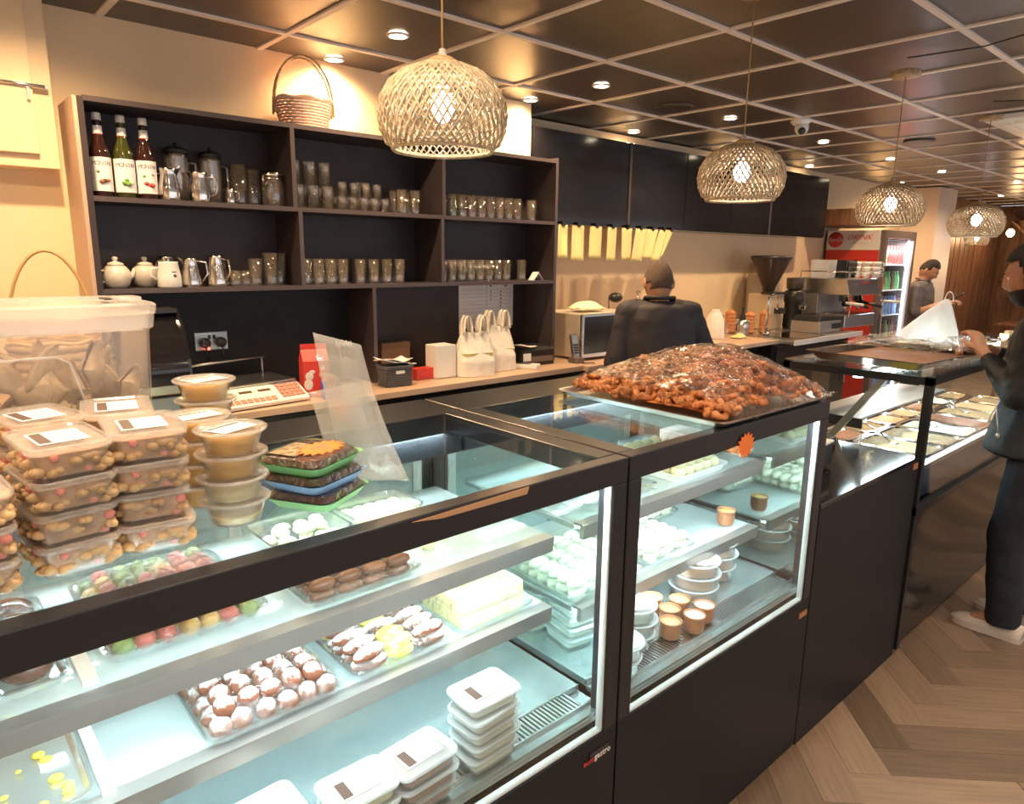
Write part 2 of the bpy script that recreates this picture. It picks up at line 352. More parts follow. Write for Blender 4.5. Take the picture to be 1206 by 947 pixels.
ceiling = MB().box(CX0, CX1, CY0, CY1+.1, CZ+.012, CZ+.06).build('ceiling', M['tile'], kind='structure')
tile_me = MB().box(-.29, .29, -.293, .293, 0.002, 0.012).mesh('ceiling_tile'); tile_me.materials.append(M['tile'])
GX, GY, PX, PY = 1.31, 1.015, 0.603, 0.61
xi = [GX+PX*k for k in range(-4, 20) if GX+PX*k < CX1]
yi = [GY+PY*k for k in range(-6, 4)]
tc_ = 0
for x in xi:
    for y in yi:
        if x+PX/2 < CX1 and y+PY < CY1+.1 and tc_ < 230 and y > -2.2:
            o = link(bpy.data.objects.new('ceiling_tile', tile_me)); o.parent = ceiling; o.location = (x+PX/2, y+PY/2, CZ); tc_ += 1
for x in xi: MB().box(x-.0125, x+.0125, CY0, CY1, CZ-.006, CZ+.011).build('grid_bar', M['gridbar'], ceiling)
for y in yi: MB().box(CX0, CX1, y-.0125, y+.0125, CZ-.007, CZ+.010).build('grid_bar', M['gridbar'], ceiling)

MB().box(CX0, 2.90, 3.13, 3.45, 0, CZ+.01).build('wall_bulkhead', M['cream'], kind='structure')
MB().box(2.90, CX1, 3.45, 3.60, 0, CZ+.01).build('wall_back', M['cream'], kind='structure')
MB().box(CX0-.1, CX0, CY0, 3.45, 0, CZ).build('wall_left', M['cream'], kind='structure')
MB().box(CX1, CX1+.1, CY0, 3.6, 0, CZ).build('wall_right', M['wood'], kind='structure')
fr_ = MB(); fr_.box(CX0, CX1, CY0-.1, CY0, 0, .5).box(CX0, CX1, CY0-.1, CY0, 2.3, CZ)
for k in range(7): fr_.box(CX0+k*2.4, CX0+k*2.4+.15, CY0-.1, CY0, .5, 2.3)
fr_.build('wall_front', M['cream2'], kind='structure')
MB().box(2.9, 6.9, 3.40, 3.45, 2.42, CZ-.007).build('trim_1', M['cream'], kind='structure')
# beige pier beyond the fridge and the walnut panels after it
MB().box(9.4, 10.0, 3.05, 3.45, 0, CZ-.007).build('wall_pier', M['beige'], kind='structure')
wp = MB().box(10.4, CX1-.02, 3.40, 3.445, 0, CZ-.01).build('wall_panelling', M['wood'], kind='structure')
for k in range(14): MB().box(10.42+k*.21, 10.60+k*.21, 3.375, 3.40, 0, 2.2).build('panel_board', M['wood'], wp)
for k in range(14): MB().box(CX1-.03, CX1, 3.35-(k+1)*.24, 3.35-k*.24-.02, 0, 2.45).build('panel_board', M['wood'], wp)

# round ceiling vents, downlights
def downlight(x, y, power, col, lab, grp):
    t = thing('downlight', lab, 'light', (x, y, CZ), 0, grp)
    MB().lathe([(.043,-.0005),(.046,-.006),(.036,-.009),(.034,-.004)], n=20, cap=False).build('bezel', M['gridbar'], t)
    MB().lathe([(.033,-.006),(.033,-.003)], n=16).build('lens', M['spot'], t)
    spot((x, y, CZ-.016), power, col, rad(158), .9)
dl_lab = {0:'recessed downlight above the pink-woven basket', 1:'recessed downlight left of the nearest pendant cord', 2:'recessed downlight above the right end of the bottle shelves', 3:'recessed downlight between the first two pendants, nearer row',
 4:'recessed downlight above the hanging yellow cloths', 5:'recessed downlight just left of the second pendant cord', 6:'recessed downlight over the black wall cupboards beside the dome camera', 7:'recessed downlight right of the dome camera',
 8:'recessed downlight above the red drinks fridge', 9:'recessed downlight behind the third pendant cord', 10:'recessed downlight near the beige pier, wall row', 11:'recessed downlight near the beige pier, nearer row'}
pts = [(1.62,3.05),(1.64,2.555),(2.81,3.04),(2.84,2.545),(4.01,3.28),(4.05,2.55),(5.3,3.28),(5.33,2.56),(6.6,3.28),(6.6,2.565),(8.6,3.2),(7.85,2.56)]
for i, (x, y) in enumerate(pts): downlight(x, y, P_DOWN, WARM, dl_lab[i], 'ceiling downlights over the back counter')
for i, (x, y, l) in enumerate([(5.61,1.42,'recessed downlight at the right edge beside the ceiling air unit'), (9.4,2.3,'distant recessed downlight over the seating area, nearer the pier'), (11.2,2.9,'distant recessed downlight over the seating area, before the walnut wall')]):
    downlight(x, y, P_DOWN, NEUT, l, 'ceiling downlights over the seating end')
for x, y in ((.44,2.55),(.5,.95),(.44,1.95),(-.7,2.55),(-.6,1.3)): downlight(x, y, P_DOWN, WARM if y > 1.5 else NEUT, 'recessed downlight above the near end of the counters, out of the picture', 'ceiling downlights out of view')  # added unseen lamps that brighten the left wall and the counter tubs
for x in (0.1, 1.7, 3.4, 5.3, 7.6, 10.2):
    for y in (0.1, -1.6): downlight(x, y, P_AISLE, NEUT, 'recessed downlight over the customer aisle, out of the picture', 'ceiling downlights over the aisle')  # lamps added outside the view for the room's general light
for i, (x, y) in enumerate([(3.52,2.585),(5.75,2.05)]):
    t = thing('ceiling_speaker', ['dark round speaker flush in the ceiling between the first two pendants','dark round speaker flush in the ceiling behind the dome camera'][i], 'speaker', (x, y, CZ))
    MB().lathe([(.10,0.002),(.10,-.008),(.085,-.011)], n=28).build('grille', M['blackpl'], t)
    MB().lathe([(.102,.002),(.106,-.004),(.10,-.009)], n=28, cap=False).build('bezel', M['tile'], t)
t = thing('security_camera', 'white dome security camera on the dark ceiling right of the second pendant', 'camera', (4.38, 2.26, CZ))
MB().lathe([(.06,0),(.06,-.02),(.045,-.035)], n=18).build('mount', M['white'], t)
MB().ball((0,-.01,-.055), .042, 14, 10).build('camera_body', M['white'], t)
MB().lathe([(.022,-.0),(.022,-.012),(.012,-.016)], c=(-.028,-.025,-.075), n=12, M=Matrix.Rotation(rad(-50),3,(1,-.9,0))).build('camera_lens', M['blackpl'], t)
t = thing('air_conditioner', 'white square ceiling air conditioning cassette at the right edge', 'air conditioner', (5.05, 0.62, CZ))
MB().rring([(0.84,.84,.03,-.002,.42,.42),(0.84,.84,.03,-.03,.42,.42),(.78,.78,.03,-.045,.42,.42)]).build('fascia', M['white'], t)
sl = MB()
for k in range(9): sl.box(.22, .62, .22+k*.045, .235+k*.045, -.05, -.046)
sl.build('intake_grille', M['greyd'], t)
for (a,b,c,d) in ((.1,.74,.07,.12),(.1,.74,.72,.77),(.07,.12,.14,.70),(.72,.77,.14,.70)): MB().box(a,b,c,d,-.051,-.044).build('louvre_flap', M['gridbar'], t)

# pendants --------------------------------------------------------------
def pendant(first):
    x, y, zb, lab = first
    t = thing('pendant_lamp', lab, 'lamp', (x, y, zb), 0, 'woven cane pendant lamps over the counter')
    H = .172
    prof = [(.103,0),(.120,.012),(.132,.038),(.137,.070),(.131,.102),(.115,.130),(.090,.152),(.055,.167),(.028,H)]
    def rr(s):
        s = s*(len(prof)-1); i = min(int(s), len(prof)-2); f = s-i; return (prof[i][0]*(1-f)+prof[i+1][0]*f, prof[i][1]*(1-f)+prof[i+1][1]*f)
    mb = MB()
    for sgn in (1, -1):
        for k in range(50):
            a0 = 2*pi*k/50; pp = []
            for j in range(17):
                s = j/16; r, z = rr(s); a = a0 + sgn*s*1.15; off = (.0016 if (j+k) % 2 else -.0016)*sgn
                pp.append(((r+off)*cos(a), (r+off)*sin(a), z))
            mb.tube(pp, .0031, 4, flat=.35)
    mb.build('woven_shade', M['wickerl'], t, kind='stuff')
    MB().lathe([(.103,0),(.108,-.004),(.111,0),(.108,.006),(.103,0)], n=40, cap=False).build('rim', M['wickerl'], t)
    MB().lathe([(.030,H-.004),(.036,H+.004),(.020,H+.014),(.004,H+.016)], n=18).build('top_cap', M['wicker'], t)
    MB().lathe([(.014,H-.045),(.016,H-.004),(.016,H),(.006,H+.03)], n=12).build('lamp_holder', M['mugw'], t)
    MB().ball((0,0,.088), .026, 14, 10, (1,1,1.25)).build('bulb', M['bulb'], t)
    h = CZ - zb + .001
    MB().tube([(0,0,H+.02),(0,0,h)], .0022, 6).build('cord', M['wicker'], t)
    MB().lathe([(.056,h-.022),(.058,h-.018),(.058,h-.002),(.05,h+.001)], n=24).build('ceiling_rose', M['wickerl'], t)
    return t
pd = [(.93,1.28,1.868,'largest woven cane pendant lamp, nearest, in front of the bottle shelves'), (2.12,1.28,1.835,'second woven cane pendant lamp, in front of the black wall cupboards'),
      (3.35,1.28,1.80,'third woven cane pendant lamp, above the drinks fridge top'), (4.56,1.28,1.782,'fourth woven cane pendant lamp, left of the head of the man at the right'), (10.3,2.86,1.84,'small far woven pendant lamp seen just below the fourth one')]
pt = pendant(pd[0]); point((pd[0][0], pd[0][1], pd[0][2]+.088), 5.5, (1,.88,.78))
for q in pd[1:]:
    dup(pt, loc=q[:3], label=q[3]); point((q[0], q[1], q[2]+.088), 5.5, (1,.88,.78))
# feed cables of the last two lamps run slack along the ceiling
MB().tube([(3.35,1.28,2.485),(3.36,1.0,2.478),(3.2,.6,2.482),(3.1,.2,2.49)], .003, 6).build('feed_cable', M['blackpl'], label='black slack cable leading to the ceiling rose of the third pendant', cat='cable')
MB().tube([(4.56,1.28,2.485),(4.62,1.1,2.476),(4.75,.8,2.484),(4.9,.5,2.49)], .003, 6).build('feed_cable', M['blackpl'], label='black slack cable leading to the ceiling rose of the fourth pendant', cat='cable')

# electric cupboard top-left
t = thing('wall_cupboard', 'cream painted wall cupboard with a small bolt at the top left corner', 'cupboard', (0, 3.13, 1.93))
MB().box(-.42, .515, -.11, 0, 0, .57).build('carcass', M['cream'], t, bevel=.004)
dr = MB().box(-.37, .455, -.128, -.111, .045, .56).build('door', M['cream'], t, bevel=.003)
MB().box(.40,.50,-.136,-.128,.262,.275).tube([(.36,-.135,.268),(.49,-.135,.268)], .006).box(.435,.444,-.14,-.128,.22,.262).build('bolt', M['steel'], dr)

# black wall cupboards right
t = thing('wall_cupboards', 'run of glossy black wall cupboards above the hanging yellow cloths', 'cupboard', (2.905, 3.13, 1.845))
MB().box(0, 3.84, .02, .32, 0, .545).build('carcass', M['blackgloss'], t)
ed = [0.02, .90, 1.55, 2.17, 2.78, 3.82]
for a, b in zip(ed[:-1], ed[1:]):
    MB().box(a+.004, b-.004, 0, .018, .012, .54).build('door', M['blackgloss'], t, bevel=.002)
for a in (.93, 2.8): MB().box(a-.035, a-.012, -.006, 0.0, .0, .54).build('trim_strip', M['shelfedge'], t)
# wooden box above fridge
MB().box(6.9, 7.75, 2.98, 3.44, 1.97, 2.12).build('box_cladding', M['wood'], label='brown wooden boxing above the red drinks fridge', cat='boxing')
# ================================================================ BACK SHELVES
YS, YB = 2.88, 3.13
t = thing('shelf_unit', 'tall dark brown open shelving on the back worktop with rows of glasses', 'shelves', (0, YS, 0))
D = YB-YS-.001
MB().box(.545, .558, 0.0, D, 1.075, 2.165).build('outer_side', M['shelfside'], t)
MB().box(.558, .578, -.003, D, 1.046, 2.165).build('side_panel', M['shelfdark'], t)
MB().box(2.862, 2.882, -.003, D, 1.046, 2.180).build('side_panel', M['shelfedge'], t)
def board(x0, x1, z, nm='shelf_board', th=.018, z1=None):
    b = MB().box(x0, x1, 0, D, z-th, z).build(nm, M['shelfdark'], t); MB().box(x0, x1, -.002, 0, z-th, z).build('edge_strip', M['shelfedge'], b)
board(.578, 2.862, 2.170); board(.578, 2.862, 1.838); board(.578, 2.862, 1.512)
for x, z0, z1 in ((1.325, 1.838, 2.152), (2.095, 1.838, 2.152), (1.345, 1.512, 1.820), (2.085, 1.512, 1.820), (1.69, 1.046, 1.494)):
    b = MB().box(x-.009, x+.009, 0, D, z0, z1).build('divider', M['shelfdark'], t); MB().box(x-.009, x+.009, -.002, 0, z0, z1).build('edge_strip', M['shelfedge'], b)
MB().box(.578, 2.862, D-.012, D, 1.512, 2.152).build('back_panel', M['shelfdark'], t)
MB().box(.578, 1.681, D-.012, D, 1.046, 1.494).build('back_panel', M['black'], t)
MB().box(1.699, 2.862, D-.012, D, 1.046, 1.494).build('back_panel', M['shelfdark'], t)

# worktop
wt = MB().box(.30, 6.25, 2.66, 3.128, 1.010, 1.04)
wt = thing('worktop', 'long wood effect back worktop running behind the display cases', 'worktop', (0, 0, 0))
MB().box(.20, 2.9, 2.66, 3.129, 1.010, 1.04).box(2.9, 5.05, 2.62, 3.449, 1.010, 1.04).build('counter_slab', M['worktop'], wt, bevel=.003)
MB().box(5.05, 6.25, 2.50, 3.449, 1.010, 1.04).build('sink_slab', M['steel'], wt, bevel=.004)
MB().box(5.05, 6.25, 2.488, 2.50, 1.006, 1.044).build('edge_strip', M['gridbar'], wt)
for k, (a, b) in enumerate([(.22,.95),(.95,1.7),(1.7,2.45),(2.45,3.2),(3.2,4.0),(4.0,4.9),(4.95,6.2)]):
    t = thing('base_cabinet', ['black under-counter cabinet below the glass-fronted machine','black under-counter cabinet below the scale','black under-counter cabinet below the carrier bags','black under-counter cabinet below the printer','black under-counter cabinet below the microwave','black under-counter cabinet behind the man in the dark shirt','black under-counter cabinet below the coffee machine'][k], 'cabinet', (a, 0, 0), 0, 'black cabinets under the back worktop')
    yy = 2.72 if k < 6 else 2.6
    MB().box(.004, b-a-.004, yy, 3.12, 0.08, 1.008).build('carcass', M['black'], t)
    d = MB().box(.01, b-a-.01, yy-.02, yy-.001, .10, .86).build('door', M['blackgloss'], t, bevel=.002)
    MB().tube([(b-a-.06, yy-.04, .60), (b-a-.06, yy-.04, .76)], .006, 8).build('handle', M['steel'], d)
    MB().box(.01, b-a-.01, yy-.02, yy-.001, .88, 1.0).build('drawer', M['blackgloss'], t, bevel=.002)

# syrup bottles
def bottle(x, lab, body, dots):
    t = thing('syrup_bottle', lab, 'bottle', (x, 2.975, 1.838), rad(-8), 'syrup bottles on the top left shelf')
    MB().lathe([(.030,0),(.034,.006),(.034,.150),(.031,.168),(.019,.205),(.0145,.225),(.0135,.262),(.0145,.272)], n=20).build('glass_body', body, t)
    MB().lathe([(.0155,.268),(.0155,.292),(.013,.294)], n=18).build('cap', M['white'], t)
    MB().lathe([(.0165,.222),(.0150,.250)], n=18, cap=False).build('neck_label', M['paper'], t)
    MB().lathe([(.0150,.216),(.0165,.222)], n=18, cap=False).build('neck_band', M['redt'], t)
    lb = MB().lathe([(.0348,.022),(.0348,.140)], n=24, cap=False).build('label', M['paper'], t)
    # the printed word wraps the label: each letter is its own small flat piece
    wd = 'MONIN'
    for i, ch in enumerate(wd):
        a = rad(-90 + (i-2)*21); text(ch, .021, M['ink'], lb, (.0352*cos(a), .0352*sin(a), .118), (pi/2, 0, a+pi/2), name='letter')
    for (a_, z, r, mt) in dots:
        a = rad(a_); MB().ball((.0338*cos(a), .0338*sin(a), z), r, 8, 6, (1,1,.8)).build('label_print', M[mt], lb)
bottle(.632, 'leftmost syrup bottle, brown drawing on its white label', M['bottleg'], [(-95,.055,.010,'clay'),(-80,.058,.009,'labeldark'),(-60,.06,.008,'clay'),(-110,.09,.006,'leaf')])
bottle(.709, 'middle syrup bottle, lime green drawing on its white label', M['bottlegr'], [(-100,.055,.010,'leaf'),(-80,.052,.011,'leaf'),(-65,.056,.008,'lime'),(-88,.066,.008,'leaf')])
bottle(.783, 'right syrup bottle, red fruit drawing on its white label', M['bottleg'], [(-100,.058,.009,'redt'),(-70,.052,.011,'redt'),(-110,.085,.006,'leaf'),(-60,.09,.005,'ink')])

# glassware and metalware builders
def jug(x, y, z, s, lab, hand=0.0, name='milk_jug', grp='steel milk jugs on the shelves', mt='chrome'):
    t = thing(name, lab, 'jug', (x, y, z), hand, grp)
    MB().lathe([(.034*s,0),(.037*s,.008*s),(.035*s,.05*s),(.027*s,.085*s),(.029*s,.10*s),(.031*s,.108*s),(.0295*s,.108*s),(.026*s,.085*s),(.033*s,.05*s),(.033*s,.01*s)], n=20).add([(.024*s,-.014*s,.098*s),(.024*s,.014*s,.098*s),(.046*s,0,.112*s),(.028*s,0,.085*s)], [(0,3,2),(3,1,2),(0,2,1)]).build('body', M[mt], t)
    MB().tube([(-.028*s,0,.092*s),(-.055*s,0,.092*s),(-.062*s,0,.07*s),(-.056*s,0,.035*s),(-.034*s,0,.022*s)], .0035*s, 7).build('handle', M[mt], t)
    return t
jug(.857, 2.97, 1.838, 1.12, 'steel milk jug on the top shelf, just right of the syrup bottles', rad(-40))
jug(.968, 2.965, 1.838, 1.08, 'steel milk jug on the top shelf in front of the second glass blender jar', rad(160))
jug(1.085, 2.96, 1.838, .56, 'tiny steel jug on the top shelf between the milk jugs and the clip jar', rad(160))
def jar(x, y, z, r, h, lab, ribs=False):
    t = thing('glass_jar', lab, 'jar', (x, y, z), 0)
    MB().lathe([(r*.8,0),(r*.92,.01),(r,h*.5),(r*1.02,h*.92),(r*.98,h),(r*.94,h*.92),(r*.92,h*.5),(r*.8,.02)], n=18).build('glass_body', M['ware'], t)
    MB().lathe([(r*1.04,h),(r*1.04,h+.014),(r*.5,h+.024),(r*.15,h+.026),(r*.15,h+.04)], n=18).build('lid', M['blackpl'], t)
    MB().tube([(r*.9,0,h*.85),(r*1.6,0,h*.82),(r*1.65,0,h*.4),(r*.9,0,h*.3)], .006, 8).build('handle', M['ware'], t)
    return t
jar(.915, 3.05, 1.838, .045, .19, 'tall glass blender jar with black lid on the top shelf, left one')
jar(1.045, 3.05, 1.838, .042, .185, 'tall glass blender jar with black lid on the top shelf, right one')
for x, h, l in ((1.150,.165,'tall ribbed glass vase on the top shelf behind the tiny steel jug'), (1.21,.15,'dark glass canister at the back of the top shelf left of the clip jar')):
    MB().lathe([(.028,0),(.030,.01),(.034,h),(.031,h),(.027,.012)], n=16).build('glass_vase', M['ware'], label=l, cat='glass', loc=(x, 3.03, 1.838))
t = thing('clip_top_jar', 'glass clip-top jar with shiny lid at the right end of the top left shelf', 'jar', (1.265, 2.96, 1.838))
MB().lathe([(.040,0),(.044,.008),(.045,.095),(.036,.115),(.036,.125)], n=20).build('glass_body', M['ware'], t)
MB().lathe([(.040,.120),(.042,.130),(.036,.142),(.012,.145)], n=20).build('lid', M['chrome'], t)
MB().tube([(-.043,-.01,.13),(-.05,-.02,.11),(-.045,-.02,.075),(-.036,-.03,.095)], .003, 6).tube([(.042*cos(a), .042*sin(a), .112) for a in [2*pi*i/16 for i in range(16)]], .0025, 5, closed=True).build('wire_clip', M['chrome'], t)

def glass_mesh(r0, r1, h, nm='drinking_glass'):
    me = MB().lathe([(r0,0),(r0+.0005,.004),(r1,h),(r1-.002,h),(r0-.002,.010),(.001,.011)], n=14, cap=False).add([(0,0,0)],[]).mesh(nm); me.materials.append(M['ware']); return me
def put(me, x, y, z, lab, grp, cat='glass', name='drinking_glass', flip=False, rz=0):
    o = link(bpy.data.objects.new(name, me)); o.location = (x, y, z); o.rotation_euler = (pi if flip else 0, 0, rz)
    return props(o, lab, cat, grp)
gA = glass_mesh(.022,.030,.112); gB = glass_mesh(.026,.030,.10); gC = glass_mesh(.020,.025,.062); gT = glass_mesh(.026,.034,.135)
G = 'upside-down glasses in the top middle bay'
for i in range(3):
    for j in range(2): put(gT, 1.378+i*.071, 2.955+j*.08, 1.838+.098, 'clear glass in the lower layer at the left of the top middle bay, under the stacked tumblers', G, flip=True) if False else put(gB, 1.375+i*.068, 2.955+j*.085, 1.938, 'clear upside-down tumbler, lower layer at the left of the top middle bay', G, flip=True)
for i in range(3): put(gB, 1.375+i*.071, 2.99, 1.940+.10, 'clear upside-down tumbler in the upper layer at the left of the top middle bay', G, flip=True)
for i in range(5):
    for j in range(2): put(gC, 1.575+i*.056, 2.945+j*.07, 1.900, 'small clear glass in the lower layer in the centre of the top middle bay', G, flip=True)
for i in range(4): put(gC, 1.59+i*.060, 2.965, 1.902+.062, 'small clear glass in the upper layer in the centre of the top middle bay', G, flip=True)
put(gT, 1.735, 3.03, 1.838, 'single tall glass standing up at the back of the top middle bay', None)
for i in range(2): put(gA, 1.49+i*.07, 3.075, 1.838+.112, 'tall tumbler at the back left of the top middle bay', 'tall tumblers at the back of the top middle bay', flip=True)
for i in range(4): put(gA, 1.895+(i%2)*.075+(.01 if i>1 else 0), 2.95+(i//2)*.08, 1.838, 'clear tumbler in the loose set at the right of the top middle bay', 'loose tumblers right in the top middle bay')
for i in range(9):
    for j in range(2): put(gA, 2.13+i*.063, 2.945+j*.085, 1.838, 'clear tumbler in the long row on the top right shelf', 'long row of tumblers on the top right shelf')
for j in range(2): put(gA, 2.745+j*.055, 2.95+j*.05, 1.838, 'clear tumbler in the pair standing apart at the right end of the top right shelf', 'pair of tumblers at the end of the top right shelf')
# second row: glasses with amber reflections
for i in range(4):
    for j in range(2): put(gA, 1.385+i*.060, 2.94+j*.085, 1.512, 'clear tumbler in the block at the left of the lower middle bay', 'left block of tumblers in the lower middle bay')
for i in range(4):
    put(gA, 1.66+(i%4)*.072, 2.95, 1.512, 'clear tumbler in the front row at the right of the lower middle bay', 'right set of tumblers in the lower middle bay')
    put(gA, 1.69+(i%4)*.072, 3.04, 1.512, 'clear tumbler in the back row at the right of the lower middle bay', 'right set of tumblers in the lower middle bay')
for i in range(8): put(gA, 2.13+i*.062, 2.95, 1.512, 'clear tumbler in the single row of the lower right bay', 'row of tumblers in the lower right bay')
put(gA, 2.685, 2.96, 1.512, 'lone clear tumbler beside the folded card in the lower right bay', None)
MB().prism([(-.05,0),(-.045,0),(0,.04),(.045,0),(.05,0),(0,.046)], -.02, .02, 'y').build('folded_card', M['paper'], label='white folded card standing at the right end of the lower right bay', cat='card', loc=(2.79, 2.95, 1.512), rot=(0,0,.25))
for i, (x, y, me) in enumerate([(1.08,2.95,gC),(1.125,2.96,gC),(1.165,2.95,gA),(1.10,3.03,gC)]): put(me, x, y, 1.512, ['leftmost small glass right of the conical steel jugs on the second shelf','second small glass right of the conical steel jugs on the second shelf','middle-height glass beside the tall glasses on the second shelf','small glass behind the others on the second shelf, left bay'][i], None)
for i, (x, y) in enumerate([(1.235,2.96),(1.285,2.99)]): put(gT, x, y, 1.512, ['tall glass at the right end of the second shelf, left bay, front one','tall glass at the right end of the second shelf, left bay, beside the divider'][i], None)

def teapot(x, y, lab, rz):
    t = thing('teapot', lab, 'teapot', (x, y, 1.512), rz)
    MB().lathe([(.030,0),(.042,.012),(.050,.038),(.047,.062),(.034,.080),(.026,.084)], n=22).build('body', M['mugw'], t)
    MB().lathe([(.030,.082),(.026,.092),(.010,.098),(.006,.100),(.010,.106),(.010,.112),(.004,.116)], n=18).build('lid', M['mugw'], t)
    MB().tube([(.044,0,.035),(.062,0,.045),(.074,0,.072)], [.012,.009,.006], 10).build('spout', M['mugw'], t)
    MB().tube([(-.042,0,.065),(-.068,0,.066),(-.074,0,.045),(-.062,0,.026),(-.045,0,.022)], .005, 8).build('handle', M['mugw'], t)
teapot(.640, 2.95, 'off-white teapot on the second shelf, left one nearest the side', rad(20))
teapot(.752, 3.0, 'off-white teapot on the second shelf, second from the side', rad(160))
t = thing('printed_mug', 'white barrel mug with a small dark print on the second shelf right of the teapots', 'mug', (.815, 2.92, 1.512))
MB().lathe([(.040,0),(.044,.006),(.042,.05),(.034,.092),(.036,.098),(.032,.098),(.036,.05),(.03,.01)], n=22).build('body', M['mugw2'], t)
MB().tube([(-.038,0,.075),(-.062,0,.07),(-.066,0,.045),(-.042,0,.03)], .006, 8).build('handle', M['mugw2'], t)
MB().ball((.008,-.0395,.045), .009, 8, 6, (1,.35,.8)).box(.000,.016,-.0405,-.039,.058,.062).build('dark_print', M['labeldark'], t)
jug(.845, 3.05, 1.512, 1.1, 'steel milk jug behind the printed mug on the second shelf', rad(40))
def cone_jug(x, y, s, lab, rz):
    t = thing('conical_jug', lab, 'jug', (x, y, 1.512), rz)
    MB().lathe([(.040*s,0),(.041*s,.012*s),(.030*s,.07*s),(.024*s,.105*s),(.027*s,.112*s),(.022*s,.105*s)], n=20).build('body', M['chrome'], t)
    MB().tube([(-.026*s,0,.10*s),(-.058*s,0,.095*s),(-.062*s,0,.05*s),(-.038*s,0,.015*s)], .004*s, 7).build('handle', M['chrome'], t)
    MB().add([(.02*s,-.013*s,.10*s),(.02*s,.013*s,.10*s),(.044*s,0,.116*s),(.024*s,0,.085*s)], [(0,3,2),(3,1,2),(0,2,1)]).build('spout', M['chrome'], t)
cone_jug(.905, 2.95, 1.0, 'conical steel jug on the second shelf, first of three', rad(170))
cone_jug(1.005, 2.95, 1.1, 'conical steel jug with wide waist on the second shelf, middle of three', rad(120))
cone_jug(1.055, 3.04, .92, 'conical steel jug on the second shelf, behind the small glasses', rad(10))

# basket on top
def wbasket(name, lab, loc, r0, r1, h, hh, mt, hm, seg=44, rows=10, tilt=0, rz=0):
    t = thing(name, lab, 'basket', loc, rz)
    mb = MB()
    for k in range(rows):
        s = (k+.5)/rows; r = r0+(r1-r0)*s; z = h*s
        mb.tube([((r+(.0035 if (i+k) % 2 else -.0035))*cos(2*pi*i/seg), (r+(.0035 if (i+k) % 2 else -.0035))*sin(2*pi*i/seg)*.85, z) for i in range(seg)], h/rows*.55, 5, closed=True)
    mb.build('woven_side', mt, t, kind='stuff')
    MB().lathe([(r0,0.0),(r0*.98,.006)], n=24, sy=.85).build('bottom', mt, t)
    MB().tube([(r1*1.02*cos(a), r1*1.02*sin(a)*.85, h+.004*sin(a*7)) for a in [2*pi*i/40 for i in range(40)]], .008, 8, closed=True).build('rim', mt, t)
    for off in ((-.018, .018) if name == 'gift_basket' else (0,)):
        pp = [(r1*1.04*cos(pi*i/24), off+ (off*.3), h*.5 + hh*sin(pi*i/24)**.8 if sin(pi*i/24) > 0 else h*.5) for i in range(25)]
        MB().tube(pp, .0055, 7).build('handle', hm, t)
    return t
wbasket('gift_basket', 'pinkish woven basket with tall pale cane handles on top of the shelving', (1.44, 3.0, 2.172), .092, .118, .115, .235, M['basketpink'], M['wickerl'], rz=rad(-15))
wbasket('wicker_basket', 'brown wicker basket whose twisted handle rises behind the large storage box', (.405, 2.83, 1.042), .10, .13, .30, .455, M['wicker'], M['wicker'], rz=rad(-10))
wbasket('wicker_basket', 'second brown wicker basket at the very left edge, its handle end just in view', (.10, 2.83, 1.042), .10, .13, .30, .44, M['wicker'], M['wicker'], rz=rad(-10))

# notice and socket
t = thing('notice_sheet', 'white two-column notice taped to the back of the shelving above the carrier bags', 'notice', (2.36, 3.112, 1.24))
MB().box(0, .40, 0, .004, 0, .253).build('sheet', M['paper'], t)
ln = MB()
for k in range(10):
    ln.box(.015, .19, -.0008, 0, .215-k*.021, .2162-k*.021); ln.box(.21, .385, -.0008, 0, .215-k*.021, .2162-k*.021)
ln.box(.198,.2,-.0008,0,.01,.25); ln.build('ruled_lines', M['ink'], t)
mk = MB(); random.seed(3)
for k in range(9):
    z = .20-k*.021; mk.box(.30, .309, -.0012, 0, z, z+.008)
    if k < 3: mk.box(.225, .233, -.0012, 0, z, z+.007)
mk.box(.22,.235,-.0012,0,.232,.24).box(.33,.35,-.0012,0,.232,.24).build('hand_marks', M['blackpl'], t)
t = thing('wall_socket', 'silver double wall socket with two black plugs and a red light', 'socket', (.945, 3.108, 1.230))
MB().box(0, .14, 0, .008, 0, .082).build('faceplate', M['steel'], t, bevel=.004)
for x in (.038, .105):
    p = MB().lathe([(.022,0),(.022,.026),(.016,.032)], n=16, M=Matrix.Rotation(pi/2, 3, 'X'), c=(x, 0, .036)).build('plug', M['blackpl'], t)
    MB().tube([(x,-.028,.03),(x,-.035,-.01),(x+.02,-.02,-.06)], .004, 6).build('cable', M['blackpl'], p)
for x in (.062, .082): MB().box(x-.005, x+.005, -.004, 0, .05, .068).build('switch', M['blackpl'], t)
MB().ball((.046,-.035,.013), .006, 8, 6).build('indicator', M['redled'], t)

# glass fronted machine behind storage box
t = thing('glass_fronted_machine', 'black countertop machine with curved glass front behind the storage box', 'machine', (.56, 2.668, 1.042))
pr = [(0,0),(.0,.08),(.02,.22),(.07,.34),(.14,.40),(.20,.40),(.20,0)]
for a in (0,.228): MB().prism([(p[0], p[1]) for p in pr], a, a+.012, 'x').build('side_cheek', M['blackgloss'], t)
MB().box(.012,.228,.02,.20,0,.09).build('base', M['steel'], t, bevel=.005)
MB().grid(lambda u,v: (.012+.216*u, .004+(.0 if v<.3 else (v-.3)**1.6*.22), .09+.29*v), 6, 14).build('curved_glass', M['blackgloss'], t)
MB().box(.012,.228,.10,.20,.385,.40).build('top_cover', M['blackpl'], t)
MB().box(.012,.228,-.004,.004,.098,.135).build('chrome_band', M['chrome'], t, bevel=.008)
t = thing('card_reader', 'white card reader with a dark screen beside the storage box', 'card reader', (.66, 2.62, 1.06), rad(-10))
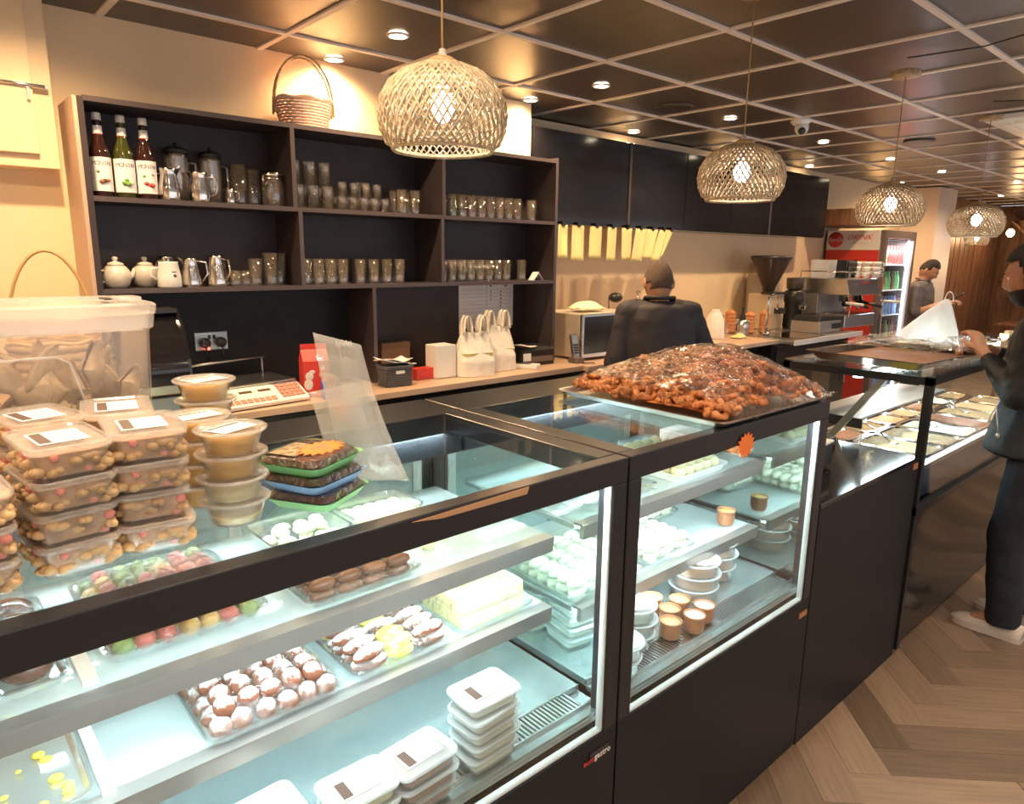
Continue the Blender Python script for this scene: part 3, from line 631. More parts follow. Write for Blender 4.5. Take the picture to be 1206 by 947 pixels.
t.location = (.838, 2.71, 1.042); t.scale = (.55, .7, .9)
MB().box(-.05,.05,-.035,.035,0,.11, Matrix.Rotation(rad(-25),3,'X')).build('body', M['white'], t, bevel=.008)
MB().box(-.04,.03,-.038,-.034,.03,.10, Matrix.Rotation(rad(-25),3,'X')).build('screen', M['blackpl'], t)

# weighing scale
t = thing('weighing_scale', 'shop weighing scale with a lit cream display and red key sheet on the back worktop', 'scale', (.88, 2.70, 1.042), rad(6))
MB().rring([(.38,.26,.02,.01,.19,.17),(.38,.26,.02,.05,.19,.17)]).build('base', M['white'], t)
MB().box(.0,.38,.06,.30,.075,.085).build('pan', M['steel'], t, bevel=.004)
MB().box(.15,.23,.14,.2,.05,.075).build('pan_support', M['greyd'], t)
R_ = Matrix.Rotation(rad(28), 3, 'X')
cs = MB().box(-.01,.39,-.02,.10,.012,.03, R_).build('console', M['white'], t, bevel=.004)
MB().box(.01,.26,.03,.088,.0305,.034, R_).build('display', M['screen'], cs)
dg_ = MB()
for k in range(3): dg_.box(.03+k*.08,.085+k*.08,.05,.066,.0342,.0348, R_)
dg_.build('digits', M['labeldark'], cs)
ks = MB()
for i in range(5):
    for j in range(4): ks.box(.275+i*.021,.291+i*.021,.0+j*.022,.016+j*.022,.0305,.035, R_)
for i in range(9): ks.box(.02+i*.026,.040+i*.026,-.008,.018,.0305,.033, R_)
ks.build('key', M['keys'], cs, kind='stuff')
MB().tube([(.0,.31,.14),(.38,.31,.155)], .006, 8).tube([(.36,.31,.05),(.36,.31,.155)], .005, 6).build('display_rail', M['steel'], t)

# red flour bag / carton
t = thing('red_carton', 'red gable-top carton with white printed figure on the back worktop', 'carton', (1.335, 2.80, 1.042), rad(-12))
mb = MB().box(-.055,.055,-.04,.04,0,.155); mb.add([(-.055,-.04,.155),(.055,-.04,.155),(.055,.04,.155),(-.055,.04,.155),(-.055,0,.205),(.055,0,.205)],[(0,1,5,4),(2,3,4,5),(0,4,3),(1,2,5)])
mb.build('carton_body', M['redt'], t); MB().box(-.055,.055,-.003,.003,.20,.225).build('top_seam', M['redt'], t)
p_ = MB().ball((-.03,-.0405,.09),.018,12,8,(1,.08,1)).ball((-.035,-.0405,.055),.024,12,8,(.8,.06,1)).ball((-.018,-.0405,.108),.010,10,6,(1.3,.1,.8)).box(-.05,-.005,-.0412,-.04,.015,.022)
p_.build('printed_figure', M['whitep'], t)
MB().ball((.028,-.0405,.125),.010,12,8,(1,.08,1)).box(.012,.045,-.0412,-.04,.098,.101).box(.010,.047,-.0412,-.04,.09,.093).box(.015,.042,-.0412,-.04,.082,.085).build('printed_emblem', M['whitep'], t)
t = thing('tape_dispenser', 'bright blue tape dispenser with a roll of brown tape beside the red carton', 'tape dispenser', (1.36, 2.70, 1.042), rad(-10))
MB().prism([(-.035,0),(.04,0),(.04,.06),(.025,.075),(.015,.03),(-.01,.03),(-.025,.08),(-.035,.075)], -.025, .025, 'y').build('body', M['blue'], t)
MB().lathe([(.016,-.015),(.032,-.015),(.032,.015),(.016,.015),(.016,-.015)], n=20, cap=False, M=Matrix.Rotation(pi/2,3,'X'), c=(.0,0,.072)).build('tape_roll', M['tape'], t)
# utensils behind the sleeve
t = thing('cutlery_jar', 'glass jar of upright spoons at the back of the worktop behind the clear sleeve', 'jar', (1.60, 3.02, 1.042))
MB().lathe([(.03,0),(.034,.008),(.036,.11),(.033,.11),(.03,.01)], n=14).build('glass_body', M['ware'], t)
for k in range(9):
    a = k*.7; MB().tube([(0,0,.01),(.03*cos(a),.03*sin(a),.17)], .002, 5).ball((.034*cos(a),.034*sin(a),.185),.012,8,6,(.7,.4,1.3)).build('spoon', M['chrome'], t)

# basket with papers, box, packet, white box
t = thing('plastic_basket', 'small dark grey perforated plastic basket on the worktop', 'basket', (1.735, 2.79, 1.042), rad(-4))
mb = MB()
for k in range(9): mb.rring([(.125+.0012*k*2,.09+.0012*k*2,.012,.006+k*.0095,0,0),(.126+.0012*k*2,.091+.0012*k*2,.012,.0115+k*.0095,0,0)], n=3)
for s_ in (-1,1):
    for k in range(14): mb.box(-.058+k*.0088,-.0555+k*.0088, s_*.0485-.0015, s_*.0485+.0015, 0, .09)
    for k in range(9): mb.box(s_*.067-.0015, s_*.067+.0015, -.04+k*.0095,-.0375+k*.0095, 0, .09)
mb.build('lattice_side', M['greyb'], t, kind='stuff')
MB().rring([(.148,.112,.014,.088,0,0),(.150,.114,.014,.096,0,0)]).build('rim', M['greyb'], t)
MB().box(-.022,.022,-.058,-.055,.062,.076).build('handle_slot', M['paper'], t)
def curl(x0, x1, y0, y1, z, amp, ph):
    return lambda u, v: (x0+(x1-x0)*u, y0+(y1-y0)*v, z+amp*sin(u*3.6+ph)+amp*.4*sin(v*4+ph))
for k in range(2): 
    o = MB().grid(curl(-.085, .09-.02*k, -.05, .05, .108+.016*k, .016, 1.2+k*1.5), 14, 6).build('paper_sheet', M['paper'], label=['curled white sheets of paper in the grey basket, lower sheet','curled white sheet of paper on top of the grey basket'][k], cat='paper', loc=(1.735,2.79,1.046)); solid(o, .002)
t = thing('brown_paper_bag', 'flat brown paper bag leaning at the back of the shelving behind the grey basket', 'bag', (1.90, 3.06, 1.042), 0)
MB().prism([(-.09,0),(.09,0),(.085,.165),(-.08,.165)], -.02, .02, 'y').build('bag_body', mat('brown paper', (.33,.20,.12), .7, bump=.3, bscale=15), t, bevel=.004)
MB().box(-.082,.086,-.024,-.019,.135,.163).build('folded_top', mat('brown paper fold', (.27,.16,.10), .7), t)
MB().box(-.05,.05,-.03,.03,0,.055).box(-.03,.03,-.032,-.03,.015,.035).build('red_packet', M['redt'], label='small red packet between the grey basket and the white box', cat='packet', loc=(1.935,2.86,1.042), bevel=.004)
MB().box(-.06,.06,-.05,.05,0,.165).build('white_box', M['white'], label='plain white box standing left of the carrier bags', cat='box', loc=(2.045,2.85,1.042), bevel=.004)

# carrier bags
def carrier(x, y, w, d, h, lab, rz, seed):
    t = thing('carrier_bag', lab, 'bag', (x, y, 1.042), rz, 'filled white carrier bags on the worktop')
    rnd = random.Random(seed); ph = [rnd.uniform(0,6) for _ in range(4)]
    def fn(u, v):
        a = 2*pi*u; s = v
        sq = 4.0 if s < .4 else 2.6
        ca_, sa_ = cos(a), sin(a); k = (abs(ca_)**sq+abs(sa_)**sq)**(-1/sq)
        wx = w/2*(1.0-.28*max(0,s-.45)**1.1/.55*1.2); wy = d/2*(1-.75*max(0,s-.35)/.65)
        wob = 1+.025*sin(6*a+ph[0]+s*5)+.03*sin(9*a+ph[1]-4*s)+.02*sin(3*a+ph[2])
        return (k*ca_*wx*wob, k*sa_*wy*wob, s*h*(1+.03*sin(2*a+ph[3])))
    MB().grid(fn, 48, 22).build('bag_body', M['bag'], t)
    for s_ in (-1, 1):
        for q in (-.012, .012):
            pp = [(s_*w*.22+ w*.11*cos(pi*i/14)*1.0, q+ (q*.5), h*.93+.095*sin(pi*i/14)) for i in range(15)]
            MB().tube(pp, [.022-.009*sin(pi*i/14) for i in range(15)], 8, flat=.18).build('handle', M['bag'], t)
    for k in range(2): MB().rring([(w*.8,d*.75,.02,.004+k*.062,0,0),(w*.84,d*.8,.02,.05+k*.062,0,0),(w*.88,d*.82,.02,.056+k*.062,0,0)]).build('food_box', M['cheese'], t)
carrier(2.22, 2.80, .205, .15, .225, 'white carrier bag in front, left one of the two filled bags', rad(-12), 1)
carrier(2.42, 2.86, .21, .15, .24, 'white carrier bag behind, right one of the two filled bags', rad(-8), 2)
# phone, printer, cordless
t = thing('card_terminal', 'small white payment terminal lying right of the carrier bags', 'card terminal', (2.58, 2.79, 1.042), rad(28))
MB().rring([(.07,.145,.012,0,0,0),(.072,.15,.014,.012,0,0),(.066,.144,.012,.024,0,0)]).build('body', M['white'], t)
MB().box(-.027,.027,-.025,.062,.0245,.026).build('screen', M['blackpl'], t)
t = thing('receipt_printer', 'black receipt printer under papers at the right end of the shelving', 'printer', (2.72, 2.93, 1.042), rad(-6))
MB().rring([(.23,.21,.015,0,0,0),(.23,.21,.015,.085,0,0),(.21,.19,.015,.10,0,0)]).build('body', M['blackpl'], t)
MB().box(-.10,.10,-.108,-.104,.02,.05).build('paper_slot', M['greyd'], t)
MB().box(-.112,-.06,-.11,-.106,.028,.07).build('sticker', M['paper'], t)
o = MB().grid(curl(-.12,.02,-.10,.05,.112,.010,2.), 10, 6).build('paper_sheet', M['paper'], label='crumpled paper lying on the black receipt printer', cat='paper', loc=(2.68,2.93,1.042)); solid(o, .002)
t = thing('cordless_phone', 'silver and black cordless phone in its stand beside the microwave', 'phone', (2.95, 2.76, 1.042), rad(-8))
MB().rring([(.07,.08,.01,0,0,0),(.06,.07,.01,.03,0,0)]).build('base', M['greyd'], t)
hs = MB().box(-.022,.022,-.012,.012,.02,.165, Matrix.Rotation(rad(-14),3,'X')).build('handset', M['steel'], t, bevel=.005)
kk = MB()
for i in range(3):
    for j in range(4): kk.box(-.016+i*.012,-.008+i*.012,-.0145,-.012,.05+j*.015,.06+j*.015, Matrix.Rotation(rad(-14),3,'X'))
kk.build('keypad', M['blackpl'], hs)
MB().tube([(2.93,2.70,1.046),(3.0,2.672,1.046),(3.03,2.655,1.02),(3.035,2.652,.93)], .003, 6).build('phone_cable', M['blackpl'], label='thin dark cable hanging over the worktop edge below the cordless phone', cat='cable')

# microwave
t = thing('microwave', 'silver microwave oven with black glass door on the worktop', 'microwave', (3.0, 2.77, 1.046))
MB().box(0,.50,.02,.36,.01,.27).build('casing', mat('microwave casing', (.62,.54,.45), .35, metal=.2), t, bevel=.006)
dr = MB().box(.0,.385,0,.02,.012,.268).build('door', M['steel'], t, bevel=.003)
MB().box(.02,.375,-.002,.001,.035,.255).build('door_glass', M['blackgloss'], dr)
cp = MB().box(.387,.50,0,.02,.012,.268).build('control_panel', M['blackpl'], t, bevel=.003)
for i in range(5): MB().box(.415,.445,-.003,0,.05+i*.035,.065+i*.035).build('button', M['white'], cp)
for x in (.04,.46):
    for y in (.05,.32): MB().lathe([(.012,-.005),(.012,.012)], n=10, c=(x,y,0)).build('foot', M['blackpl'], t)
o = MB().grid(lambda u,v: (-.11+.22*u, -.07+.14*v, .012+.045*sin(pi*u)*sin(pi*v)+.012*sin(9*u+5*v)*sin(7*v)), 22, 16).build('cleaning_cloth', M['lime'], label='heap of pale yellow cleaning cloths on top of the microwave', cat='cloth', loc=(3.20,2.93,1.318)); solid(o, .006)
# coffee press and moka jug
t = thing('cafetiere', 'glass and steel coffee press behind the left shoulder of the man in the dark shirt', 'coffee press', (3.83, 3.03, 1.042))
MB().lathe([(.05,0),(.053,.01),(.053,.30),(.05,.30),(.05,.02)], n=18).build('glass_body', M['ware'], t)
MB().lathe([(.048,.012),(.048,.22)], n=18).build('dark_contents', M['bottleg'], t)
MB().lathe([(.056,.29),(.054,.315),(.02,.325),(.006,.33),(.006,.36),(.016,.365),(.016,.375),(.006,.38)], n=18).build('lid', M['chrome'], t)
for k in range(4):
    a = k*pi/2+.5; MB().box(-.006,.006,.053,.057,0,.30, Matrix.Rotation(a,3,'Z')).build('frame_strut', M['chrome'], t)
MB().tube([(-.05,0,.27),(-.09,0,.26),(-.095,0,.15),(-.055,0,.1)], .008, 8).build('handle', M['blackpl'], t)
t = thing('milk_frother', 'slim glass pot with a dark half-round lid, left of the coffee press', 'pot', (3.62, 3.05, 1.042))
MB().lathe([(.045,0),(.045,.20),(.043,.26)], n=16).build('glass_body', M['ware'], t)
MB().ball((0,0,.34),.048,14,8,(1,1,.7)).build('dark_lid', M['blackpl'], t)
MB().tube([(-.05,0,.34),(-.07,0,.345),(-.05,0,.02)], .004, 6).build('stand_rod', M['blackpl'], t)

# hanging yellow cloths on hooks under the cupboards
tops = [3.19,3.33,3.50,3.66,3.81,3.96,4.09,4.22,4.31]; ws = [.075,.105,.115,.095,.11,.12,.12,.09,.06]; ln_ = [.20,.215,.20,.215,.21,.22,.20,.215,.19]
rnk = ['leftmost','second','third','fourth','fifth','sixth','seventh','eighth','rightmost']
for i, (x, ww, hh_) in enumerate(zip(tops, ws, ln_)):
    t = thing('hanging_cloth', rnk[i]+' of the nine yellow cleaning cloths clipped under the black wall cupboards', 'cloth', (x, 3.14, 1.838), 0, 'yellow cloths hanging under the cupboards')
    sk = (i-3)*.004 if i > 4 else 0
    o = MB().grid(lambda u,v: (-ww/2+ww*u - sk*v*6, -.006+.008*sin(u*5+i)*(.3+v), -hh_*v), 8, 8).build('cloth_panel', M['glove'], t); solid(o, .003)
    MB().box(-.010,.010,-.016,.004,-.008,.022).tube([(0,0,.004),(0,0,.012)], .004, 6).build('clip', M['blackpl'], t)
# ================================================================ DISPLAY CASES
FY = 0.923
M['mirrorglass'] = glass('reflective side glass', (.35,.44,.42), base=.42, gcol=(.80,.95,.92))
def case(x0, x1, lab, sh2, sgn_side):
    W = x1-x0; D = 0.80
    t = thing('display_case', lab, 'display case', (x0, FY, 0))
    MB().box(.004, W-.004, .006, D-.01, .0, .53).build('plinth', M['black'], t)
    MB().box(.0, W, 0, .012, .012, .562).build('front_panel', M['black'], t, bevel=.002)
    for a in (0, W-.045):
        MB().box(a, a+.045, 0, .045, .562, 1.165).build('corner_post', M['frame'], t, bevel=.003)
    MB().box(0, W, 0, .038, 1.165, 1.221).build('front_rail', M['frame'], t, bevel=.003)
    for a in (0, W-.058): MB().box(a, a+.058, .038, .60, 1.170, 1.221).build('side_rail', M['frame'], t, bevel=.003)
    MB().box(0, W, .60, D, 1.10, 1.221).build('rear_hood', M['frame'], t, bevel=.004)
    for a in (0, W-.04): MB().box(a, a+.04, D-.05, D-.01, .53, 1.10).build('rear_post', M['frame'], t)
    MB().box(.045, W-.045, .010, .014, .565, 1.165).build('front_glass', M['glass'], t)
    MB().box(.058, W-.058, .040, .60, 1.214, 1.220).build('top_glass', M['glass'], t)
    g = MB(); g.box(.045,.050,.006,.022,.565,1.165).box(W-.050,W-.045,.006,.022,.565,1.165).box(.045,W-.045,.006,.022,.560,.567); g.build('glass_edge_trim', M['whitecase'], t)
    for a in (.006, W-.012): MB().box(a, a+.006, .045, D-.05, .62, 1.17).build('side_glass', M['mirrorglass'] if (a > .5 and sgn_side) else M['glass'], t)
    # rear sliding doors
    MB().box(.04, W-.04, D-.09, D-.04, .60, .64).build('rear_sill', M['steel'], t)
    for a, b, yy in ((.04, W*.52, D-.07), (W*.48, W-.04, D-.055)):
        d = MB().box(a, a+.03, yy, yy+.012, .64, 1.10).box(b-.03, b, yy, yy+.012, .64, 1.10).box(a, b, yy, yy+.012, .64, .67).build('rear_door', M['steel'], t)
        MB().box(a+.03, b-.03, yy+.004, yy+.008, .67, 1.10).build('door_pane', M['rearglass'], d)
    # base deck with louvres
    MB().box(.012, W-.012, .115, D-.10, .595, .612).build('base_deck', M['deck'], t)
    MB().box(.012, W-.012, .022, .115, .585, .597).build('duct_floor', M['deck'], t)
    lo = MB(); n = int((W-.10)/.0115)
    for k in range(n): lo.box(.05+k*.0115, .0565+k*.0115, .055, .113, .604, .612)
    lo.box(.012, W-.012, .113,.117,.60,.614).box(.012,W-.012,.050,.055,.60,.614).build('louvre_slat', M['steel'], t, kind='stuff')
    MB().box(.012, W-.012, .024, .050, .597, .606).build('front_gutter', M['deck'], t)
    gy = .177
    for z in (.993, sh2):
        s = MB().box(.05, W-.05, gy+.004, D-.14, z-.006, z).build('shelf', M['glassshelf'], t)
        MB().prism([(gy, z-.038), (gy+.012, z-.038), (gy+.012, z-.007), (gy+.03, z-.007), (gy+.03, z+.001), (gy-.004, z+.001), (gy-.004, z-.004)], .05, W-.05, 'x').build('edge_profile', M['steeld'], s)
        MB().box(.055, W-.055, gy+.013, gy+.024, z-.014, z-.008).build('light_strip', M['led'], s)
        area((W/2, gy+.02, z-.016), W-.12, .012, P_LED*W, COOL, (rad(8), 0, 0), t)
        for a in (.05, W-.07): MB().box(a, a+.02, gy+.03, D-.14, z-.02, z-.0065).build('bracket', M['steel'], s)
    MB().box(.06, W-.06, .026, .038, 1.156, 1.164).build('light_strip', M['led'], t)
    area((W/2, .034, 1.154), W-.12, .012, P_LED*3.2*W, COOL, (rad(-28), 0, 0), t)
    area((W/2, .590, 1.160), W-.12, .03, P_LED*2.4*W, COOL, (rad(20), 0, 0), t)  # added hidden fill under the rear hood, no light strip there
    return t
M['rearglass'] = mat('misted door glass', (.55,.72,.74), .12, alpha=.45)
c1 = case(-.06, 1.163, 'large black-framed glass display case nearest the viewer, at the left', .811, 0)
c2 = case(1.169, 2.14, 'second black-framed glass display case, the one carrying the heap of fried pastry', .766, 1)
# wall dividers of metal inside left end of the first case: grey back rails seen through the top
MB().box(.74,.90,-.002,0,.55,.575).build('maker_plate', M['blackpl'], c1) if False else None
bd = MB().box(1.13,1.195,-.003,0.0,.500,.528).build('maker_badge', M['blackpl'], c1)
text('gastro', .022, M['whitep'], bd, (1.172,-.0045,.514), FRONT, name='badge_lettering'); text('euro', .020, M['redt'], bd, (1.126,-.0045,.512), FRONT, name='badge_lettering', align='CENTER')
bd = MB().box(.905,.955,-.003,0,.505,.523).build('maker_badge', M['clay'], c2)
MB().prism([(.72,1.206),(.92,1.205),(.925,1.219),(.66,1.214)],-.0012,0,'y').build('tape_strip', M['tape'], c1)

def star(loc, rot, r, n, lab, wob=0, txt=True):
    t = thing('price_star', lab, 'price label', loc); t.rotation_euler = rot
    pts = []; random.seed(n)
    for i in range(2*n):
        a = pi*i/n; rr = r*(1 if i % 2 == 0 else .74); pts.append((rr*cos(a)*1.25, rr*sin(a)*.72))
    MB().prism(pts, 0, .0012, 'z').build('star_card', M['star'], t)
    if txt: 
        text('Dates', r*.34, M['ink'], t, (.0, r*.16, .0014), (0,0,.1), name='handwriting', extr=.0003); text('1 kg', r*.30, M['ink'], t, (0, -r*.22, .0014), (0,0,.1), name='handwriting', extr=.0003)
star((1.645, .919, 1.165), (pi/2, 0, rad(0)), .026, 14, 'orange star price card hanging on the front rail of the second case', txt=False)
bpy.context.view_layer.objects.active = None
st = [o for o in bpy.data.objects if o.name.startswith('price_star')][-1]; st.scale = (1.35, 1.9, 1)

# ---------------- tubs
def rtub(w, d, h, tubm, lidm, fill, fh, bits=None, bitm=None, lid_label=True, name='food_tub', seed=0, lab=None, grp=None, cat='tub', stick=(0,0)):
    t = thing(name, lab, cat, (0,0,0), 0, grp)
    MB().rring([(w*.80,d*.84,.014,.0,0,0),(w*.83,d*.87,.016,.004,0,0),(w*.93,d*.94,.016,h-.008,0,0),(w*.98,d*.98,.016,h-.008,0,0),(w*.98,d*.98,.016,h-.005,0,0),(w*.91,d*.92,.016,h-.005,0,0),(w*.81,d*.85,.014,.006,0,0)]).build('tub_body', tubm, t)
    if fill: MB().rring([(w*.785,d*.825,.012,.0065,0,0),(w*.785+.11*w*fh/h,d*.825+.09*d*fh/h,.014,fh,0,0)]).build('contents', fill, t)
    if bits:
        rnd = random.Random(seed)
        for k in range(len(bits)):
            mb = MB()
            for i in range(bits[k]):
                x = rnd.uniform(-.38,.38)*w; y = rnd.uniform(-.41,.41)*d
                q_ = rnd.random(); z0 = rnd.random()
                if q_ < .34: y = (-1 if q_ < .17 else 1)*(.39+.045*z0)*d
                elif q_ < .78: x = (-1 if q_ < .56 else 1)*(.37+.05*z0)*w
                else: z0 = .93
                z = .008+z0*(h-.018); a = rnd.uniform(0,pi)
                mb.ball((x,y,z), rnd.uniform(.006,.0085), 7, 5, (1.9 if k == 0 else 1.2,1,.9), Matrix.Rotation(a,3,'Z'))
            mb.build('contents_pieces', bitm[k], t, kind='stuff')
    l = MB().rring([(w,d,.018,h-.006,0,0),(w*1.02,d*1.02,.019,h-.002,0,0),(w,d,.018,h+.001,0,0),(w*.92,d*.93,.016,h+.001,0,0),(w*.90,d*.91,.016,h-.002,0,0)]).build('lid', lidm, t)
    if lid_label:
        s = MB().box(-w*.30+stick[0], w*.30+stick[0], -d*.25+stick[1], d*.25+stick[1], h-.0015, h-.0005).build('label_sticker', M['label'], l, label='white printed label')
        ln = MB()
        for k in range(6): ln.box(-w*.08+stick[0], w*.27+stick[0], -d*.20+k*d*.07+stick[1], -d*.19+k*d*.07+stick[1], h-.0005, h-.0002)
        ln.build('fine_print', M['ink'], s)
        MB().box(-w*.27+stick[0], -w*.13+stick[0], -d*.22+stick[1], d*.22+stick[1], h-.0005, h-.0001).build('brown_block', M['labeldark'], s)
    return t
TZ = 1.2212
TW, TD, TH = .102, .145, .046
protoA = rtub(TW, TD, TH, M['tub'], M['lid'], M['nutdark'], .036, [54,12], [M['nut'],M['pink']], lab='x', grp='rectangular tubs of mixed pickles on the first case')
order = ['bottom','second from the bottom','third from the bottom','top']
stacks = [((.146,1.10),4,4,'front left stack of rectangular pickle tubs', 8),((.252,1.112),4,-6,'front right stack of rectangular pickle tubs',5),((.030,1.09),3,2,'stack of pickle tubs cut by the left edge of the picture',5),
          ((.140,1.275),4,10,'back left stack of pickle tubs, against the storage box',6),((.255,1.270),4,-10,'back right stack of pickle tubs, against the storage box',6)]
first = True
for (cx, cy), n, ang, nm, jit in stacks:
    rnd = random.Random(int(cx*1000))
    for k in range(n):
        nn = ['bottom','second','third','top'] if n == 4 else ['bottom','middle','top']
        lab = nn[k]+' tub of the '+nm; loc = (cx+rnd.uniform(-.004,.004), cy+rnd.uniform(-.004,.004)+(.0 if k<n-1 else -.004), TZ+k*(TH-.0012)); rz = rad(ang+rnd.uniform(-jit,jit)*.5)+(pi if k % 2 and k < n-1 else 0)
        if first: protoA.location = loc; protoA.rotation_euler = (0,0,rz); protoA['label'] = lab; first = False
        else: dup(protoA, loc, rz, lab)

def rdtub(r0, r1, h, tubm, lidm, fill, fh, lab, grp, name='round_tub', sticker=True):
    t = thing(name, lab, 'tub', (0,0,0), 0, grp)
    MB().lathe([(r0,0),(r0+.002,.002),(r1*.86,h-.004),(r1*.95,h-.003),(r1*.95,h),(r1*.84,h-.002),(r0-.001,.003)], n=32).build('tub_body', tubm, t)
    if fill: MB().lathe([(r0*.97,.0035),(r0*.97+(r1*.86-r0)*fh/h,fh),(.001,fh+.0005)], n=32).build('contents', fill, t)
    l = MB().lathe([(r1*.93,h-.002),(r1,h-.001),(r1*1.01,h+.002),(r1*.97,h+.0035),(r1*.90,h+.0025),(r1*.88,h+.0005),(.001,h+.0005)], n=36).build('lid', lidm, t)
    if sticker:
        s = MB().box(-r1*.62,r1*.62,-r1*.42,r1*.42,h+.001,h+.0016).build('label_sticker', M['label'], l, label='white printed label')
        ln = MB()
        for k in range(6): ln.box(-r1*.55,r1*.55,-r1*.36+k*r1*.09,-r1*.345+k*r1*.09,h+.0016,h+.0018)
        ln.build('fine_print', M['ink'], s); MB().box(-r1*.55,r1*.55,r1*.22,r1*.33,h+.0016,h+.002).build('brown_block', M['labeldark'], s)
    return t
RH = .0385
r1t = rdtub(.036,.0555,RH,M['tub'],M['lid'],M['soup'],.033,'top tub of the front stack of round yellow dip tubs','round tubs of yellow dip on the first case')
r1t.location = (.378,1.100,TZ+3*RH); r1t.rotation_euler = (0,0,rad(25))
pale = rdtub(.036,.0555,RH,M['tub'],M['lid'],M['souppale'],.018,'bottom tub of the front stack of round dip tubs, only half full','round tubs of yellow dip on the first case', sticker=False)
pale.location = (.378,1.102,TZ)
p2t = rdtub(.036,.0555,RH,M['tub'],M['lid'],M['souppale'],.030,'second tub from the bottom of the front stack of round dip tubs, pale','round tubs of yellow dip on the first case', sticker=False); p2t.location = (.376,1.100,TZ+RH)
p3t = rdtub(.036,.0555,RH,M['tub'],M['lid'],M['soup'],.030,'third tub from the bottom of the front stack of round dip tubs','round tubs of yellow dip on the first case', sticker=False); p3t.location = (.377,1.101,TZ+2*RH)
for k in range(4): dup(r1t if k == 3 else p3t, (.362+.003*(k%2),1.222,TZ+k*RH), rad(10 if k == 3 else 5*k), ['bottom','second','third','top'][k]+' tub of the middle stack of round dip tubs, behind the front stack')
for k in range(5): dup(r1t if k == 4 else p3t, (.422+.002*(k%2),1.365-.004*k,TZ+k*RH+.0), rad(-20+9*k), ['bottom','second','third','fourth','top'][k]+' tub of the tallest round dip stack, next to the storage box')

# ---------------- storage box with pastries
t = thing('storage_box', 'large clear lidded storage box full of turnovers on the first case', 'box', (.095, 1.55, TZ))
bw, bd_, bh = .53, .27, .335
MB().rring([(bw*.94,bd_*.9,.03,0,0,0),(bw*.95,bd_*.92,.03,.004,0,0),(bw,bd_,.03,bh-.03,0,0),(bw*.985,bd_*.975,.03,bh-.03,0,0),(bw*.935,bd_*.90,.03,.008,0,0)], n=7).build('box_body', M['bin'], t)
MB().rring([(bw,bd_,.03,bh-.05,0,0),(bw*1.02,bd_*1.05,.03,bh-.045,0,0),(bw*1.03,bd_*1.06,.03,bh-.02,0,0),(bw*.99,bd_*.98,.03,bh-.02,0,0),(bw*.99,bd_*.98,.03,bh-.05,0,0)], n=7).build('box_rim', M['binrim'], t)
l = MB().rring([(bw*1.04,bd_*1.08,.035,bh-.02,0,0),(bw*1.05,bd_*1.09,.035,bh-.004,0,0),(bw*1.03,bd_*1.06,.035,bh,0,0),(bw*.93,bd_*.88,.03,bh,0,0),(bw*.91,bd_*.85,.03,bh-.006,0,0)], n=7).build('lid', M['binrim'], t)
MB().box(bw*.44,bw*.52,-.03,.03,bh-.002,bh+.006).build('clip', M['binrim'], l, bevel=.003)
MB().box(bw*.40,bw*.425,-.02,.03,bh,bh+.003).build('vent_slot', M['blackpl'], l)
MB().tube([(-bw*.45,-bd_*.5-.001,bh-.09),(bw*.20,-bd_*.5-.001,bh-.088),(bw*.235,-bd_*.5+.0,bh-.10),(bw*.30,-bd_*.475,.095),(bw*.31,-bd_*.47,.07)], .003, 6).tube([(bw*.31,-bd_*.475,.085),(bw*.325,-bd_*.475,.085)], .004, 6).build('moulded_window', M['binrim'], t)
# turnovers: fluted folded triangles
def turnover():
    mb = MB()
    def fn(u, v):
        a = -pi*.30+pi*.60*u; r = .062*(v**.8); z = .015*(1-v**2)**.5*sin(pi*u)**.5 if 0 < u < 1 else 0
        return (r*cos(a)-.02, r*sin(a), z+.0035*sin(a*22)*v)
    def fb(u, v):
        p = fn(u, v); return (p[0], p[1], -p[2]*.8-.004)
    mb.grid(fn, 14, 6); mb.grid(fb, 14, 6)
    mb.tube([(.042*cos(-pi*.3+pi*.6*i/12)-.02+.02*cos(-pi*.3+pi*.6*i/12), .062*sin(-pi*.3+pi*.6*i/12), -.002) for i in range(13)], .004, 5)
    me = mb.mesh('turnover'); me.materials.append(M['pastry']); return me
tm = turnover(); rnd = random.Random(5)
for i in range(66):
    lay = i//11; x = -.13+.50*((i % 11)+.5)/11*.92+rnd.uniform(-.02,.02); 
    o = link(bpy.data.objects.new('turnover', tm)); z = TZ+.035+lay*.036+rnd.uniform(-.008,.008)
    yy = 1.46+.17*rnd.random() if i % 2 else 1.455+rnd.uniform(0,.02)
    x = max(-.10, min(.315, x))
    o.location = (x, yy, z); o.rotation_euler = (rnd.uniform(.7,1.9), rnd.uniform(-.7,.7), rnd.uniform(0,6.28))
    props(o, 'golden fluted turnover among the pile in the clear storage box', 'pastry', 'turnovers piled in the storage box')

